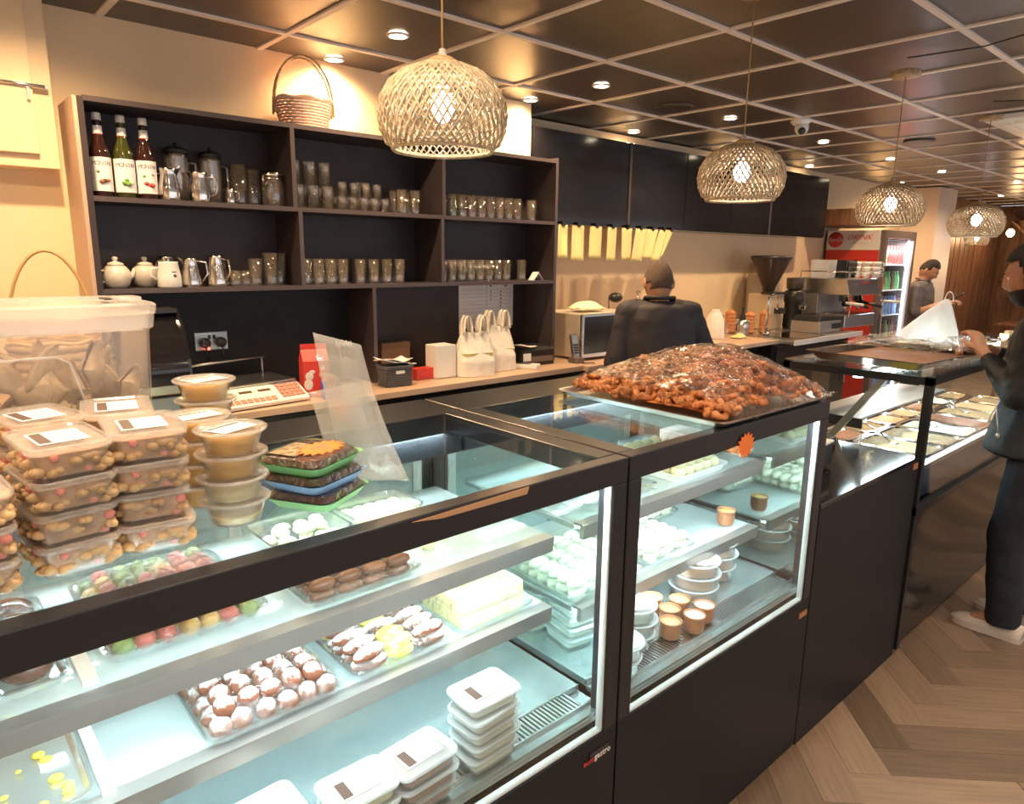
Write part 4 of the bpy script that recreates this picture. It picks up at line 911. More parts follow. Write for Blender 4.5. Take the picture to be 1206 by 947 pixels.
# ---------------- foam trays of pressed dates
fx, fy, frz = .525, 1.108, rad(28)
for k, (mt, lab) in enumerate([('trayg','bottom green foam tray of pressed dates beside the round tubs'),('trayb','blue foam tray of pressed dates, middle of the stack of three'),('trayg','top green foam tray of pressed dates, bearing an orange star')]):
    t = thing('foam_tray', lab, 'tray', (fx-.004*k, fy+.003*k, TZ+.031*k), frz+rad([3,-4,0][k]), 'trays of pressed dates')
    MB().rring([(.115,.105,.018,0,0,0),(.118,.108,.018,.002,0,0),(.145,.132,.022,.018,0,0),(.150,.137,.022,.019,0,0),(.141,.128,.022,.017,0,0),(.112,.102,.018,.004,0,0)], n=6).build('tray', M[mt], t)
    MB().rring([(.112,.102,.018,.005,0,0),(.136,.123,.02,.019,0,0),(.128,.115,.03,.0285,0,0),(.10,.09,.03,.0305,0,0)], n=6).build('pressed_dates', M['dates'], t)
    MB().rring([(.143,.130,.022,.0187,0,0),(.132,.119,.03,.030,0,0),(.104,.094,.03,.0318,0,0)], n=6).build('film_wrap', M['film'], t)
    if k == 2: MB().box(-.055,.02,-.01,.045,.0319,.0323).ball((-.02,.01,.0322),.010,10,6,(1,.7,.1)).build('print_label', mat('date label print', (.40,.30,.16), .5, col2=(.10,.06,.03), vscale=60), t)
star((fx+.004, fy-.012, TZ+.0955), (rad(4), 0, frz-.1), .042, 15, 'orange star price card with handwriting lying on the top date tray')

# ---------------- clear plastic sleeve leaning
t = thing('plastic_sleeve', 'tall cloudy plastic sleeve of clear bags leaning beside the date trays', 'plastic sleeve', (0,0,TZ))
A, B_, Cc, Dd = Vector((.535,1.12,.295)), Vector((.622,1.115,.268)), Vector((.700,1.085,.004)), Vector((.615,1.16,.004))
def bil(a,b,c,d,u,v): return a*(1-u)*(1-v)+b*u*(1-v)+c*u*v+d*(1-u)*v
o = MB().grid(lambda u,v: tuple(bil(A,B_,Cc,Dd,u,v)+Vector((0,.012*sin(pi*v)+.003*sin(7*u+3*v),0))), 10, 20).build('front_sheet', M['sheet'], t); solid(o, .004)
A2, B2, C2_, D2 = Vector((.56,1.20,.175)), Vector((.64,1.16,.19)), Vector((.66,1.12,.004)), Vector((.62,1.24,.004))
o = MB().grid(lambda u,v: tuple(bil(A2,B2,C2_,D2,u,v)+Vector((0,.006*sin(9*u)*sin(5*v),0))), 10, 14).build('rear_sheet', M['sheet'], t); solid(o, .002)
for k in range(3): o = MB().grid(lambda u,v: tuple(bil(A,B_,Cc,Dd,.12+.8*u,.12+.84*v)+Vector((0,.016+.006*k+.012*sin(pi*v)+.004*sin(8*u+k),0))), 8, 12).build('clear_bag', M['filmflat'], t)

# ---------------- plastic trays
def ctray(w, d, h, x, y, z, lab, rz=0, mt='filmflat', name='clear_tray'):
    t = thing(name, lab, 'tray', (x, y, z+.0008), rz)
    o = MB().rring([(w*.88,d*.88,.018,0,0,0),(w*.90,d*.90,.018,.002,0,0),(w*.96,d*.96,.02,h,0,0),(w,d,.022,h+.001,0,0),(w,d,.022,h+.004,0,0),(w*.95,d*.95,.02,h+.003,0,0),(w*.875,d*.875,.018,.003,0,0)], n=6).build('tray_body', M[mt], t)
    return t
def film(t, w, d, h0, h, seed, wr=.006, ny=26):
    rnd = random.Random(seed); a, b, c, e = [rnd.uniform(4, 13) for _ in range(4)]
    def fn(u, v):
        X, Y = (u-.5)*w, (v-.5)*d; k = (1-abs(2*u-1)**3.2)*(1-abs(2*v-1)**3.2)
        return (X, Y, h0 + h*k**.6 + wr*(sin(a*u*2+b*v)*sin(c*v*2-e*u)+.5*sin(23*u+9*v)*sin(19*v))*(.25+.75*k))
    MB().grid(fn, ny, ny).build('film_wrap', M['film'], t)
def pieces(me, spots, name, cat, lab, grp, mats=None):
    for i, (x, y, z, rx, ry, rz) in enumerate(spots):
        q = me[i % len(me)] if isinstance(me, list) else me
        o = link(bpy.data.objects.new(name, q)); o.location = (x, y, z); o.rotation_euler = (rx, ry, rz); props(o, lab if isinstance(lab, str) else lab[i % len(lab)], cat, grp)
def M1(mb, name, mt): me = mb.mesh(name); me.materials.append(mt); return me
S1, S2a, S2b, BZ = .9935, .8115, .7665, .6125
# shelf 1, case 1: fruit marzipan tray
ctray(.27,.33,.022,.315,1.325,S1,'clear tray of coloured fruit-shaped sweets on the upper shelf of the first case')
tt = [o for o in bpy.data.objects if o.name.startswith('clear_tray')][-1]; film(tt,.262,.32,.026,.038,3,.007)
fm = [(M1(MB().ball((0,0,0),.0165,10,7,(1.15,1,.92)).tube([(0,0,.013),(.002,0,.019)],.0012,5), 'marzipan_fruit', M[k]), l) for k, l in (('fgreen','green'),('fred','dark red'),('forange','amber'),('fgreen','green'),('fred','dark red'))]
rnd = random.Random(11)
for lay, (nx, ny) in enumerate(((7,9),(6,8))):
    for i in range(nx):
        for j in range(ny):
            me, c_ = fm[rnd.randrange(5)]; x = .315+(i-(nx-1)/2)*.0345+rnd.uniform(-.002,.002); y = 1.325+(j-(ny-1)/2)*.0335+rnd.uniform(-.002,.002)
            pieces(me, [(x, y, S1+.020+lay*.022, rnd.uniform(-.5,.5), rnd.uniform(-.5,.5), rnd.uniform(0,6))], 'marzipan_fruit', 'sweet', c_+' fruit-shaped sweet in the tray on the upper shelf of the first case', c_+' fruit-shaped sweets in the first case')
# glazed dark brown cakes at left edge
t = ctray(.172,.33,.02,.048,1.32,S1,'clear tray of glazed dark brown cakes at the left end of the upper shelf'); film(t,.165,.32,.024,.032,6,.006)
ck = M1(MB().ball((0,0,0),.038,16,10,(1,1,.62)), 'glazed_cake', M['choc'])
pieces(ck, [(.010+i*.074, 1.215+j*.07, S1+.029, 0, 0, i+j) for i in range(2) for j in range(4)], 'glazed_cake', 'cake', 'glossy dark brown round cake at the left end of the upper shelf', 'glazed brown cakes')
MB().box(.143,.165,1.14,1.36,S1+.0008,S1+.012).build('price_rail', M['whitep'], label='pale strip beside the tray of brown cakes', cat='strip')
# brown finger sweets
t = ctray(.262,.235,.02,.63,1.24,S1,'clear tray of glazed brown finger sweets on the upper shelf of the first case'); film(t,.255,.228,.022,.028,8,.005)
fg = M1(MB().ball((0,0,0),.016,12,8,(1.75,.95,.8)), 'brown_finger_sweet', M['sausage'])
pieces(fg, [(.63+(i-1.5)*.056, 1.235+(j-2.5)*.033, S1+.0175+lay*.022, 0, 0, rad(90*0)+random.uniform(-.1,.1)) for lay in range(2) for i in range(4) for j in range(6)], 'brown_finger_sweet', 'sweet', 'glazed brown finger sweet in the tray right of the fruit-shaped sweets', 'glazed brown finger sweets')
# white pieces tray + salad tray behind
t = ctray(.20,.17,.035,.64,1.46,S1,'deep clear tray of white creamy pieces behind the brown finger sweets', mt='ware')
rnd = random.Random(4)
pieces(M1(MB().ball((0,0,0),.017,10,7,(1.3,1,.6)), 'cream_piece', M['whitefood']), [(.64+rnd.uniform(-.07,.07), 1.46+rnd.uniform(-.055,.055), S1+.014+(k%2)*.014, 0, 0, rnd.uniform(0,6)) for k in range(20)], 'cream_piece', 'sweet', 'white creamy piece in the deep tray behind the finger sweets', 'white creamy pieces')
t = ctray(.20,.15,.03,.86,1.48,S1,'clear tray of pale green sweets at the back of the upper shelf', mt='ware')
pieces(M1(MB().ball((0,0,0),.018,10,7,(1.2,1,.6)), 'green_piece', M['lime']), [(.86+(i-2)*.034, 1.48+(j-1)*.036, S1+.013, 0,0,i) for i in range(5) for j in range(3)], 'green_piece', 'sweet', 'pale green piece in the tray at the back of the upper shelf', 'pale green pieces')
MB().lathe([(.016,0),(.016,.012),(.010,.018)], n=6).build('hexagonal_sweet', M['lime'], label='single pale hexagonal block near the right end of the upper shelf', cat='sweet', loc=(.845,1.235,S1+.001))
# shelf 2, case 1
t = ctray(.165,.36,.012,.058,1.30,S2a,'nearly empty grey tray with yellow crumbs at the left of the lower shelf', mt='silvertray', name='crumb_tray')
rnd = random.Random(9); cb = MB()
for k in range(16): cb.ball((rnd.uniform(-.06,.065), rnd.uniform(-.16,.16), .008), rnd.uniform(.003,.010), 6, 5, (1.3,1,.7))
cb.build('crumbs', M['yellow'], t, kind='stuff'); MB().box(.025,.065,-.06,-.03,.0035,.006).build('paper_tag', M['paper'], t)
MB().box(.148,.168,1.12,1.55,S2a+.0008,S2a+.014).build('divider_bar', M['whitep'], label='white divider bar right of the crumb tray on the lower shelf', cat='divider')
t = ctray(.265,.30,.020,.435,1.255,S2a,'clear tray of sugar-dusted dough balls on the lower shelf of the first case'); film(t,.255,.29,.024,.036,12,.007)
sg = M1(MB().ball((0,0,0),.0205,12,8,(1,1,.88)), 'sugared_dough_ball', M['sugar']); rnd = random.Random(2); sp_ = []
for lay, (nx, ny) in enumerate(((6,7),(5,6))):
    for i in range(nx):
        for j in range(ny): sp_.append((.435+(i-(nx-1)/2)*.0405+rnd.uniform(-.003,.003), 1.255+(j-(ny-1)/2)*.0395+rnd.uniform(-.003,.003), S2a+.0225+lay*.025, rnd.uniform(0,.6), rnd.uniform(0,.6), rnd.uniform(0,6)))
pieces(sg, sp_, 'sugared_dough_ball', 'sweet', 'dough ball dusted with icing sugar in the tray on the lower shelf', 'sugar-dusted dough balls')
t = ctray(.25,.27,.020,.71,1.245,S2a,'clear tray of sugared rolls with yellow filling on the lower shelf'); film(t,.24,.26,.024,.034,15,.008)
rl = M1(MB().ball((0,0,0),.018,12,8,(2.3,1,.9)), 'sugared_roll', M['sugar']); yl = M1(MB().ball((0,0,0),.018,12,8,(1.8,1.1,.8)), 'yellow_roll', M['yellow'])
rnd = random.Random(8)
for i in range(3):
    for j in range(6):
        for lay in range(2):
            mid = (i == 1) or (i == 0 and j > 2 and lay == 0); me = yl if (mid and (j+lay) % 2 == 0) or (i == 1 and j < 2) else rl
            pieces(me, [(.71+(i-1)*.072, 1.245+(j-2.5)*.038, S2a+.020+lay*.021, 0, 0, rnd.uniform(-.25,.25))], 'sugared_roll' if me is rl else 'yellow_roll', 'sweet', 'roll dusted with icing sugar right of the dough balls' if me is rl else 'bright yellow creamy roll in the tray of sugared rolls', 'sugared rolls' if me is rl else 'yellow creamy rolls')
t = ctray(.225,.215,.016,.968,1.225,S2a,'clear tray of pale yellow cheese-like block at the right of the lower shelf'); film(t,.215,.205,.02,.062,18,.002)
for k in range(2):
    MB().rring([(.185,.165,.008,.004+k*.034,0,0),(.188,.168,.01,.008+k*.034,0,0),(.186,.166,.01,.033+k*.034,0,0),(.180,.160,.010,.0365+k*.034,0,0)], n=4).build('cheese_slab', M['cheese'], loc=(.968,1.225,S2a+.001), label=['lower','upper'][k]+' pale yellow slab in the wrapped tray on the lower shelf', cat='slab')

# ---------------- base tubs case 1
def stackof(proto, n, x, y, z, dz, rz, nm, jit=.003, seed=1):
    rnd = random.Random(seed); nn = {1:['only'],2:['bottom','top'],3:['bottom','middle','top'],4:['bottom','second','third','top'],5:['bottom','second','third','fourth','top']}[n]
    for k in range(n):
        lab = nn[k]+' tub of the '+nm; loc = (x+rnd.uniform(-jit,jit), y+rnd.uniform(-jit,jit), z+k*dz)
        if k == 0: proto.location = loc; proto.rotation_euler = (0,0,rz); proto['label'] = lab
        else: dup(proto, loc, rz+rad(rnd.uniform(-3,3)), lab)
gC1 = 'lidded rectangular tubs on the floor of the first case'
def nt(fill, seed): return rtub(.135,.098,.034,M['tubc'],M['lidc'],fill,.028,lab='x',grp=gC1,seed=seed)
stackof(nt(M['whitefood'],1), 3, .365,1.045,BZ,.0305,rad(0),'leftmost stack of white tubs on the floor of the first case')
stackof(nt(M['cheese'],2), 3, .522,.998,BZ,.0305,rad(-3),'stack of yellowish tubs between the white and brown tubs')
stackof(nt(M['brownfood'],3), 3, .650,.992,BZ,.0315,rad(2),'stack of brown pudding tubs')
stackof(nt(M['whitefood'],4), 5, .820,1.00,BZ,.0305,rad(2),'tall stack of white tubs below the cheese block')

# ---------------- case 2
t = ctray(.30,.28,.025,1.42,1.27,S1,'clear tray with crumpled wrap at the left of the upper shelf of the second case'); film(t,.29,.27,.01,.028,22,.012)
t = ctray(.26,.32,.022,1.79,1.28,S1,'white tray of pale yellow dumplings on the upper shelf of the second case', mt='white')
bl = M1(MB().ball((0,0,0),.0225,14,9), 'pale_dumpling', M['ball'])
pieces(bl, [(1.79+(i-2)*.045, 1.28+(j-2.5)*.047, S1+.026+lay*.03, 0,0,i) for lay in range(2) for i in range(5-lay) for j in range(6-lay)], 'pale_dumpling', 'dumpling', 'pale yellow round dumpling on the upper shelf of the second case', 'pale dumplings in the second case')
MB().box(1.95,2.06,1.30,1.42,S1+.001,S1+.07).build('carton', M['label'], label='small cream carton at the back right of the upper shelf of the second case', cat='carton', bevel=.003)
log = M1(MB().ball((0,0,0),.019,12,8,(1.9,1,.9)), 'white_sweet', M['whitefood'])
for q, (x, y, nx, ny, lab) in enumerate([(1.36,1.26,4,7,'clear tray of white sweets at the left of the middle shelf of the second case'),(1.655,1.27,3,7,'clear tray of white sweets in the centre of the middle shelf of the second case'),(1.86,1.42,3,4,'clear tray of white sweets at the back of the middle shelf of the second case')]):
    t = ctray(nx*.07+.02, ny*.038+.03, .018, x, y, S2b, lab); film(t, nx*.07+.01, ny*.038+.02, .022, .036, 30+q, .004)
    rnd = random.Random(q)
    pieces(log, [(x+(i-(nx-1)/2)*.068+rnd.uniform(-.003,.003), y+(j-(ny-1)/2)*.037, S2b+.021+lay*.024, 0, 0, rnd.uniform(-.2,.2)) for lay in range(2) for i in range(nx) for j in range(ny)], 'white_sweet', 'sweet', ['white log-shaped sweet in the left tray of the middle shelf','white log-shaped sweet in the centre tray of the middle shelf','white log-shaped sweet in the back tray of the middle shelf'][q], 'white log-shaped sweets, tray %s' % ['left','centre','back'][q])
def pot(x, y, z, lab, r=.030, h=.052, cream='forange'):
    t = thing('clay_pot', lab, 'pot', (x, y, z), 0, 'little clay dessert pots in the second case')
    MB().lathe([(r*.72,0),(r*.85,.004),(r*1.0,h*.4),(r*.94,h*.72),(r*.98,h*.85),(r*1.06,h),(r*.94,h),(r*.9,h*.8),(r*.9,h*.3)], n=22).build('pot_body', M['clay'], t)
    MB().lathe([(r*.9,h*.80),(r*.93,h*.93),(.001,h*.97)], n=22).build('cream_top', M[cream], t)
pot(2.02, 1.18, S2b+.001, 'clay dessert pot alone at the right end of the middle shelf')
for i, (x, y, c_) in enumerate([(1.585,.998,'whitefood'),(1.655,1.012,'whitefood'),(1.562,1.066,'orangefood'),(1.630,1.080,'orangefood'),(1.505,1.022,'orangefood'),(1.58,1.142,'orangefood')]):
    pot(x, y, BZ+.001, ['front left clay dessert pot with white top on the floor of the second case','front right clay dessert pot beside the big round tubs','clay dessert pot behind the two front ones, orange topped','clay dessert pot half hidden by the big round tubs','leftmost clay dessert pot beside the white round tubs','rearmost clay dessert pot on the floor of the second case'][i], cream=c_)
gO = 'big round tubs of orange pudding in the second case'; gW = 'round white tubs in the second case'
def ro(lab): return rdtub(.068,.078,.040,M['tubc'],M['lidc'],M['orangefood'],.034,lab,gO)
stackof(ro('x'), 3, 1.772,1.125,BZ,.041,rad(30),'front stack of big round orange pudding tubs')
stackof(ro('x'), 3, 1.945,1.17,BZ,.041,rad(10),'rear stack of big round orange pudding tubs')
def rw(lab): return rdtub(.050,.062,.038,M['tubc'],M['lidc'],M['whitefood'],.034,lab,gW)
stackof(rw('x'), 3, 1.405,1.07,BZ,.040,rad(60),'taller left stack of white round tubs')
stackof(rw('x'), 2, 1.285,1.02,BZ,.040,rad(20),'short left stack of white round tubs by the case divider')
t = rdtub(.072,.085,.05,M['tubc'],M['lidc'],None,.03,'wide clear empty tub at the back right of the floor of the second case',None,sticker=False); t.location = (2.0,1.38,BZ+.001); t.scale = (1,1,2.2)
stackof(nt(M['lime'],5), 4, 1.27,1.33,BZ,.0305,rad(85),'left rear stack of pale green tubs in the second case')
stackof(nt(M['whitefood'],6), 4, 1.29,1.20,BZ,.0305,rad(80),'left middle stack of white tubs in the second case')

# ---------------- fried pastry heap
jx, jy = 1.835, 1.215
t = thing('metal_tray', 'wide aluminium tray under the heap of fried pastry on the second case', 'tray', (jx, jy, TZ+.0005), rad(0))
MB().rring([(.56,.54,.02,0,0,0),(.57,.55,.02,.002,0,0),(.60,.58,.025,.016,0,0),(.62,.60,.03,.017,0,0),(.622,.602,.03,.0195,0,0),(.60,.58,.025,.019,0,0),(.565,.545,.02,.004,0,0)], n=6).build('tray_body', M['silvertray'], t)
def heap(x, y):
    u, v = (x-jx)/.30, (y-jy)/.29
    k = max(0, 1-abs(u)**2.6)*max(0, 1-abs(v)**2.6)
    return .125*k**.6*(.78+.30*math.exp(-((u-.45)**2+(v-.0)**2)*3.0)-.30*math.exp(-((u+.9)**2+(v-.0)**2)*2.2))
def twist(seed, kind):
    rnd = random.Random(seed); mb = MB(); L = .060
    if kind == 0:
        mb.tube([(L*(i/12-.5), .006*sin(i*1.0), .004*cos(i*1.3)) for i in range(13)], [.0085+.0022*sin(i*2.1) for i in range(13)], 8)
    elif kind == 1:
        for ph in (0, pi): mb.tube([(L*(i/20-.5), .0065*cos(i*.75+ph), .0065*sin(i*.75+ph)) for i in range(21)], .0056, 6)
    else:
        mb.tube([(.024*cos(i*.38)*(1+.1*i/16), .020*sin(i*.38), .0025*sin(i*1.7)) for i in range(17)], [.0068+.0015*sin(i*1.9) for i in range(17)], 7)
    return M1(mb, 'fried_pastry', M['fried'])
tw = [twist(i, i % 3) for i in range(6)]; rnd = random.Random(21); n_ = 0
while n_ < 290:
    x = jx+rnd.uniform(-.27,.275); y = jy+rnd.uniform(-.265,.265); h_ = heap(x, y)
    if h_ < .012: continue
    o = link(bpy.data.objects.new('fried_pastry', tw[rnd.randrange(6)])); s = rnd.uniform(.85,1.2); o.scale = (s, s, s)
    o.location = (x, y, TZ+.012+h_-rnd.uniform(-.004,.006)); o.rotation_euler = (rnd.uniform(-.4,.4), rnd.uniform(-.35,.35), rnd.uniform(0, 6.28)); n_ += 1
    props(o, 'orange brown fried pastry twist in the wrapped heap on the second case', 'pastry', 'fried pastry twists in the heap')
hp = MB().grid(lambda u,v: (jx-.262+.524*u, jy-.255+.51*v, TZ+.006+max(0, heap(jx-.262+.524*u, jy-.255+.51*v)-.010)), 30, 30).build('pastry_heap_core', M['fried'], label='mass of fried pastry filling the tray beneath the topmost twists', cat='pastry', kind='stuff')
def ffn(u, v):
    x, y = jx-.315+.63*u, jy-.305+.61*v; e = heap(x, y)
    lift = .022 if e > .01 else .012
    return (x, y, TZ+.010+lift+e+.006*sin(31*u+11*v)*sin(17*v-8*u)+.004*sin(70*u+20*v))
MB().grid(lambda u,v: ffn(.12+.88*u, v), 60, 60).build('film_wrap', M['film'], label='shiny clear film stretched over the heap of fried pastry', cat='film')

# ---------------- low counter between second and third case
t = thing('low_counter', 'low black counter section between the second and third display cases', 'counter', (2.146, FY, 0))
MB().box(0,.86,.0,.78,.0,.862).build('counter_body', M['black'], t, bevel=.002)
MB().box(0,.86,-.002,.78,.863,.880).build('counter_top', M['blackgloss'], t, bevel=.002)
MB().box(.80,.845,-.004,0,.835,.858).build('maker_badge', M['clay'], t)
t = thing('till_box', 'low black box with a white top standing on the low counter', 'box', (2.19, 1.06, .881), rad(4))
MB().box(0,.40,0,.34,.012,.095).build('box_body', M['blackpl'], t, bevel=.004)
MB().box(.0,.40,.0,.34,.0955,.104).build('white_top', M['white'], t, bevel=.002)
for x in (.03,.37):
    for y in (.03,.31): MB().lathe([(.012,0),(.012,.012)], n=10, c=(x,y,0)).build('foot', M['blackpl'], t)
MB().box(0,.30,0,.10,0,.035).build('flat_box', M['blackpl'], label='flat black box beside the till box at the foot of the third case', cat='box', loc=(2.62,1.22,.881), bevel=.003)
# ================================================================ HOT CASE (third)
HX0, HX1, HD = 3.02, 5.2, .62
t = thing('hot_food_case', 'third glass case with heated food pans, beside the man in the black jacket', 'display case', (HX0, FY-.008, 0)); hc = t
W = HX1-HX0
MB().box(.0, W, .02, HD, 0.02, .62).build('plinth', M['blackgloss'], t)
MB().box(0, .03, .0, .03, .02, 1.20).build('corner_post', M['frame'], t)
MB().box(W-.03, W, .0, .03, .02, 1.20).build('corner_post', M['frame'], t)
MB().box(.0, W, .0, .028, 1.165, 1.195).build('front_rail', M['frame'], t)
for a in (0, W-.028): MB().box(a, a+.028, .028, HD, 1.165, 1.195).build('side_rail', M['frame'], t)
MB().box(0, W, HD-.03, HD, 1.165, 1.195).build('rear_rail', M['frame'], t)
MB().box(0, W, 0, HD, 1.195, 1.203).build('top_glass', M['glass'], t)
MB().box(.03, W-.03, .010, .015, .66, 1.165).build('front_glass', M['glass'], t)
MB().box(.008, .013, .03, HD, .66, 1.165).build('side_glass', M['glass'], t)
MB().box(0, W, -.004, .02, .625, .66).build('front_sill', M['frame'], t)
MB().box(.03, W-.03, -.002, .008, .645, .652).build('chrome_strip', M['chrome'], t)
MB().box(.03, W-.03, .045, HD-.01, .655, .78).build('well_body', mat('hot well navy', (.07,.10,.16), .3, metal=.4), t)
MB().box(.03, W-.03, .040, .07, .78, .80).box(.03, W-.03, HD-.04, HD-.01, .78, .80).build('well_rim', M['steel'], t)
MB().prism([(.18,1.165),(.215,1.165),(.42,.86),(.385,.86)], .03, .05, 'x').build('side_strut', M['steeld'], t)
sh_ = MB().box(.09, 1.2, .30, .54, .955, .965).build('heated_shelf', M['steel'], t); MB().box(.08, .09, .28, .56, .925, .968).build('shelf_edge', M['blackpl'], sh_)
MB().box(.06, W-.06, .30, .33, 1.150, 1.162).build('light_strip', M['led'], t)
area((W/2, .315, 1.148), W-.2, .03, 3.8, (0.80,.93,1.0), (0,0,0), t)
MB().box(.09, 1.2, .42, .43, .945, .952).build('light_strip', M['led'], sh_)
fc = {'y':M['yellow'],'o':M['orangefood'],'b':M['brownfood'],'w':M['whitefood'],'n':M['nut'],'g':M['fgreen'],'c':mat('chickpea stew',(.55,.36,.13),.4,var=.4,vscale=60,bump=.6,bscale=80),'r':mat('tomato stew',(.42,.14,.05),.35,var=.4,vscale=50,bump=.5,bscale=80)}
seq = ['y','c','c','w','r','c','o','n','b','w','c']; nm = ['bright yellow rice','chickpea stew','pale bean stew','white creamy food','red tomato stew','brown stew','orange stew','tan grains','dark stew','white food','mixed stew']
for k in range(8):
    for j, (y0, dd) in enumerate(((.075,.33),(.415,.16))):
        f = seq[(k+j*3) % 11]
        p = thing('food_pan', 'pan of %s, %s row of the hot case, %s from the left' % (nm[(k+j*3) % 11], ['front','back'][j], ['first','second','third','fourth','fifth','sixth','seventh','eighth','ninth','tenth'][k]), 'food pan', (HX0+.17+k*.262, FY-.008+y0+dd/2, .801), 0, 'food pans in the hot case')
        MB().rring([(.215,dd-.05,.03,-.018,0,0),(.220,dd-.04,.03,-.006,0,0),(.252,dd,.03,-.002,0,0),(.255,dd+.004,.03,.004,0,0),(.230,dd-.02,.035,.004,0,0),(.218,dd-.045,.03,-.016,0,0)], n=6).build('pan_body', M['chrome'], p)
        mb = MB().rring([(.21,dd-.055,.03,-.015,0,0),(.222,dd-.035,.03,-.004,0,0),(.16,dd-.10,.03,.003,0,0)], n=6); mb.build('food', fc[f], p)
        if j == 0 and k in (1,3,5): MB().tube([(0,.03,.0),(.03,.12,.05),(.04,.22,.075)], .0035, 6).ball((0,.02,.0),.02,10,6,(1,1.2,.5)).build('serving_spoon', M['chrome'], p)
# black tray and wrap on top of the hot case
t = thing('roasting_tray', 'dark roasting tray under cling film on the near corner of the third case', 'tray', (3.43, 1.20, 1.2045), rad(-4))
MB().rring([(.62,.42,.03,0,0,0),(.64,.44,.03,.004,0,0),(.70,.50,.035,.034,0,0),(.72,.52,.04,.036,0,0),(.72,.52,.04,.040,0,0),(.69,.49,.035,.038,0,0),(.63,.43,.03,.006,0,0)], n=6).build('tray_body', mat('dark worn metal', (.16,.11,.09), .22, metal=.9), t)
rnd = random.Random(3)
MB().rring([(.60,.40,.03,.007,0,0),(.62,.42,.03,.012,0,0)]).build('glaze_layer', M['brownfood'], t)
MB().grid(lambda u,v: (-.02+.40*u, -.27+.52*v, .042+.018*sin(9*u+4*v)*sin(7*v+2)+.010*sin(23*u)*sin(19*v)+.02), 30, 30).build('film_wrap', M['film'], t)
MB().tube([(-.22,-.262,.035),(-.14,-.275,.03),(-.08,-.27,.038),(-.02,-.28,.03)], [.008,.012,.012,.005], 8, flat=.3).build('film_tail', M['film'], t)
# white carrier bag standing on tray
def carrier3():
    t = thing('tall_carrier_bag', 'tall white plastic bag standing behind the roasting tray, before the man with the phone', 'bag', (4.12, 1.33, 1.2045), rad(-60))
    def fn(u, v):
        a = 2*pi*u; w_ = .17*(1-v)**.9+.012; d_ = .07*(1-v)+.008
        return (w_*cos(a)+.09*v, d_*sin(a)*(1+.1*sin(5*a+6*v)), .245*v)
    MB().grid(fn, 32, 16).build('bag_body', M['bagt'], t)
    MB().tube([(.10+.02*cos(pi*i/10), 0, .235+.05*sin(pi*i/10)) for i in range(11)], .008, 6, flat=.3).build('handle', M['bag'], t)
carrier3()
t = thing('crumpled_film', 'crumpled clear film lying on the third case in front of the drinks fridge', 'film', (3.99, 1.12, 1.206))
MB().grid(lambda u,v: (-.18+.36*u, -.08+.16*v, .02+.05*sin(pi*u)*sin(pi*v)+.018*sin(17*u+6*v)*sin(15*v)), 26, 20).build('film_sheet', M['film'], t)
# small metal pans / foil near man's hands
t = thing('foil_dish', 'small shiny metal dish near the hand of the man in the black jacket', 'dish', (4.55, 1.14, 1.2045))
MB().lathe([(.04,0),(.06,.03),(.064,.03),(.044,.002)], n=20).build('dish_body', M['chrome'], t)

# ================================================================ COFFEE BAR
def cyl(mb, x, y, z0, z1, r): return mb.lathe([(r,z0),(r,z1)], n=14, c=(x,y,0))
t = thing('coffee_grinder', 'coffee grinder with a dark cone hopper against the cream wall', 'coffee grinder', (5.75, 3.12, 1.042))
MB().box(-.11,.11,-.09,.13,0,.31).build('body', mat('grinder housing', (.62,.50,.36), .35, metal=.3), t, bevel=.008)
MB().lathe([(.045,.31),(.055,.36),(.165,.60),(.17,.61),(.16,.605),(.05,.37)], n=24).build('hopper', mat('smoked hopper', (.05,.03,.025), .15, alpha=.85), t)
MB().lathe([(.17,.605),(.172,.622),(.15,.63)], n=24).build('hopper_lid', M['blackpl'], t)
MB().box(-.13,.12,-.11,.0,.305,.322).build('top_plate', M['blackpl'], t, bevel=.004)
MB().box(-.045,.045,-.15,-.09,.14,.19).build('doser', M['blackpl'], t, bevel=.005)
t = thing('second_grinder', 'smaller black coffee grinder between the cone-hopper grinder and espresso machine', 'coffee grinder', (6.02, 3.02, 1.042))
MB().lathe([(.075,0),(.08,.02),(.075,.22),(.085,.235),(.085,.32),(.05,.34)], n=20).build('body', M['blackpl'], t)
MB().lathe([(.05,.34),(.07,.345),(.075,.43),(.07,.44)], n=20).build('hopper', mat('smoked hopper2', (.06,.045,.04), .15, alpha=.8), t)
MB().box(-.04,.04,-.13,-.07,.17,.21).build('doser', M['chrome'], t, bevel=.004)
t = thing('knock_box', 'grey drawer box with a black tamping mat in front of the grinders', 'drawer box', (5.72, 2.62, 1.042), rad(-2))
MB().box(0,.36,0,.26,0,.095).build('drawer_body', M['steeld'], t, bevel=.004)
MB().box(.20,.35,-.004,0,.03,.075).build('drawer_slot', M['blackpl'], t)
MB().prism([(0,.096),(.36,.096),(.34,.125),(.04,.14)], .02, .25, 'y').build('tamping_mat', M['blackpl'], t, bevel=.004)
t = thing('espresso_machine', 'steel espresso machine at the end of the worktop beside the red fridge', 'espresso machine', (6.05, 2.72, 1.042), rad(-3))
t.location = (6.17, 2.62, 1.042)
MB().box(0,.56,.0,.48,.02,.13).build('drip_base', M['steel'], t, bevel=.006)
MB().box(0,.56,.26,.48,.13,.34).build('back_body', M['steeld'], t, bevel=.004)
MB().prism([(-.02,.30),(.04,.30),(.50,.30),(.50,.44),(.02,.44)], 0, .56, 'x').build('head', M['steel'], t, bevel=.006)
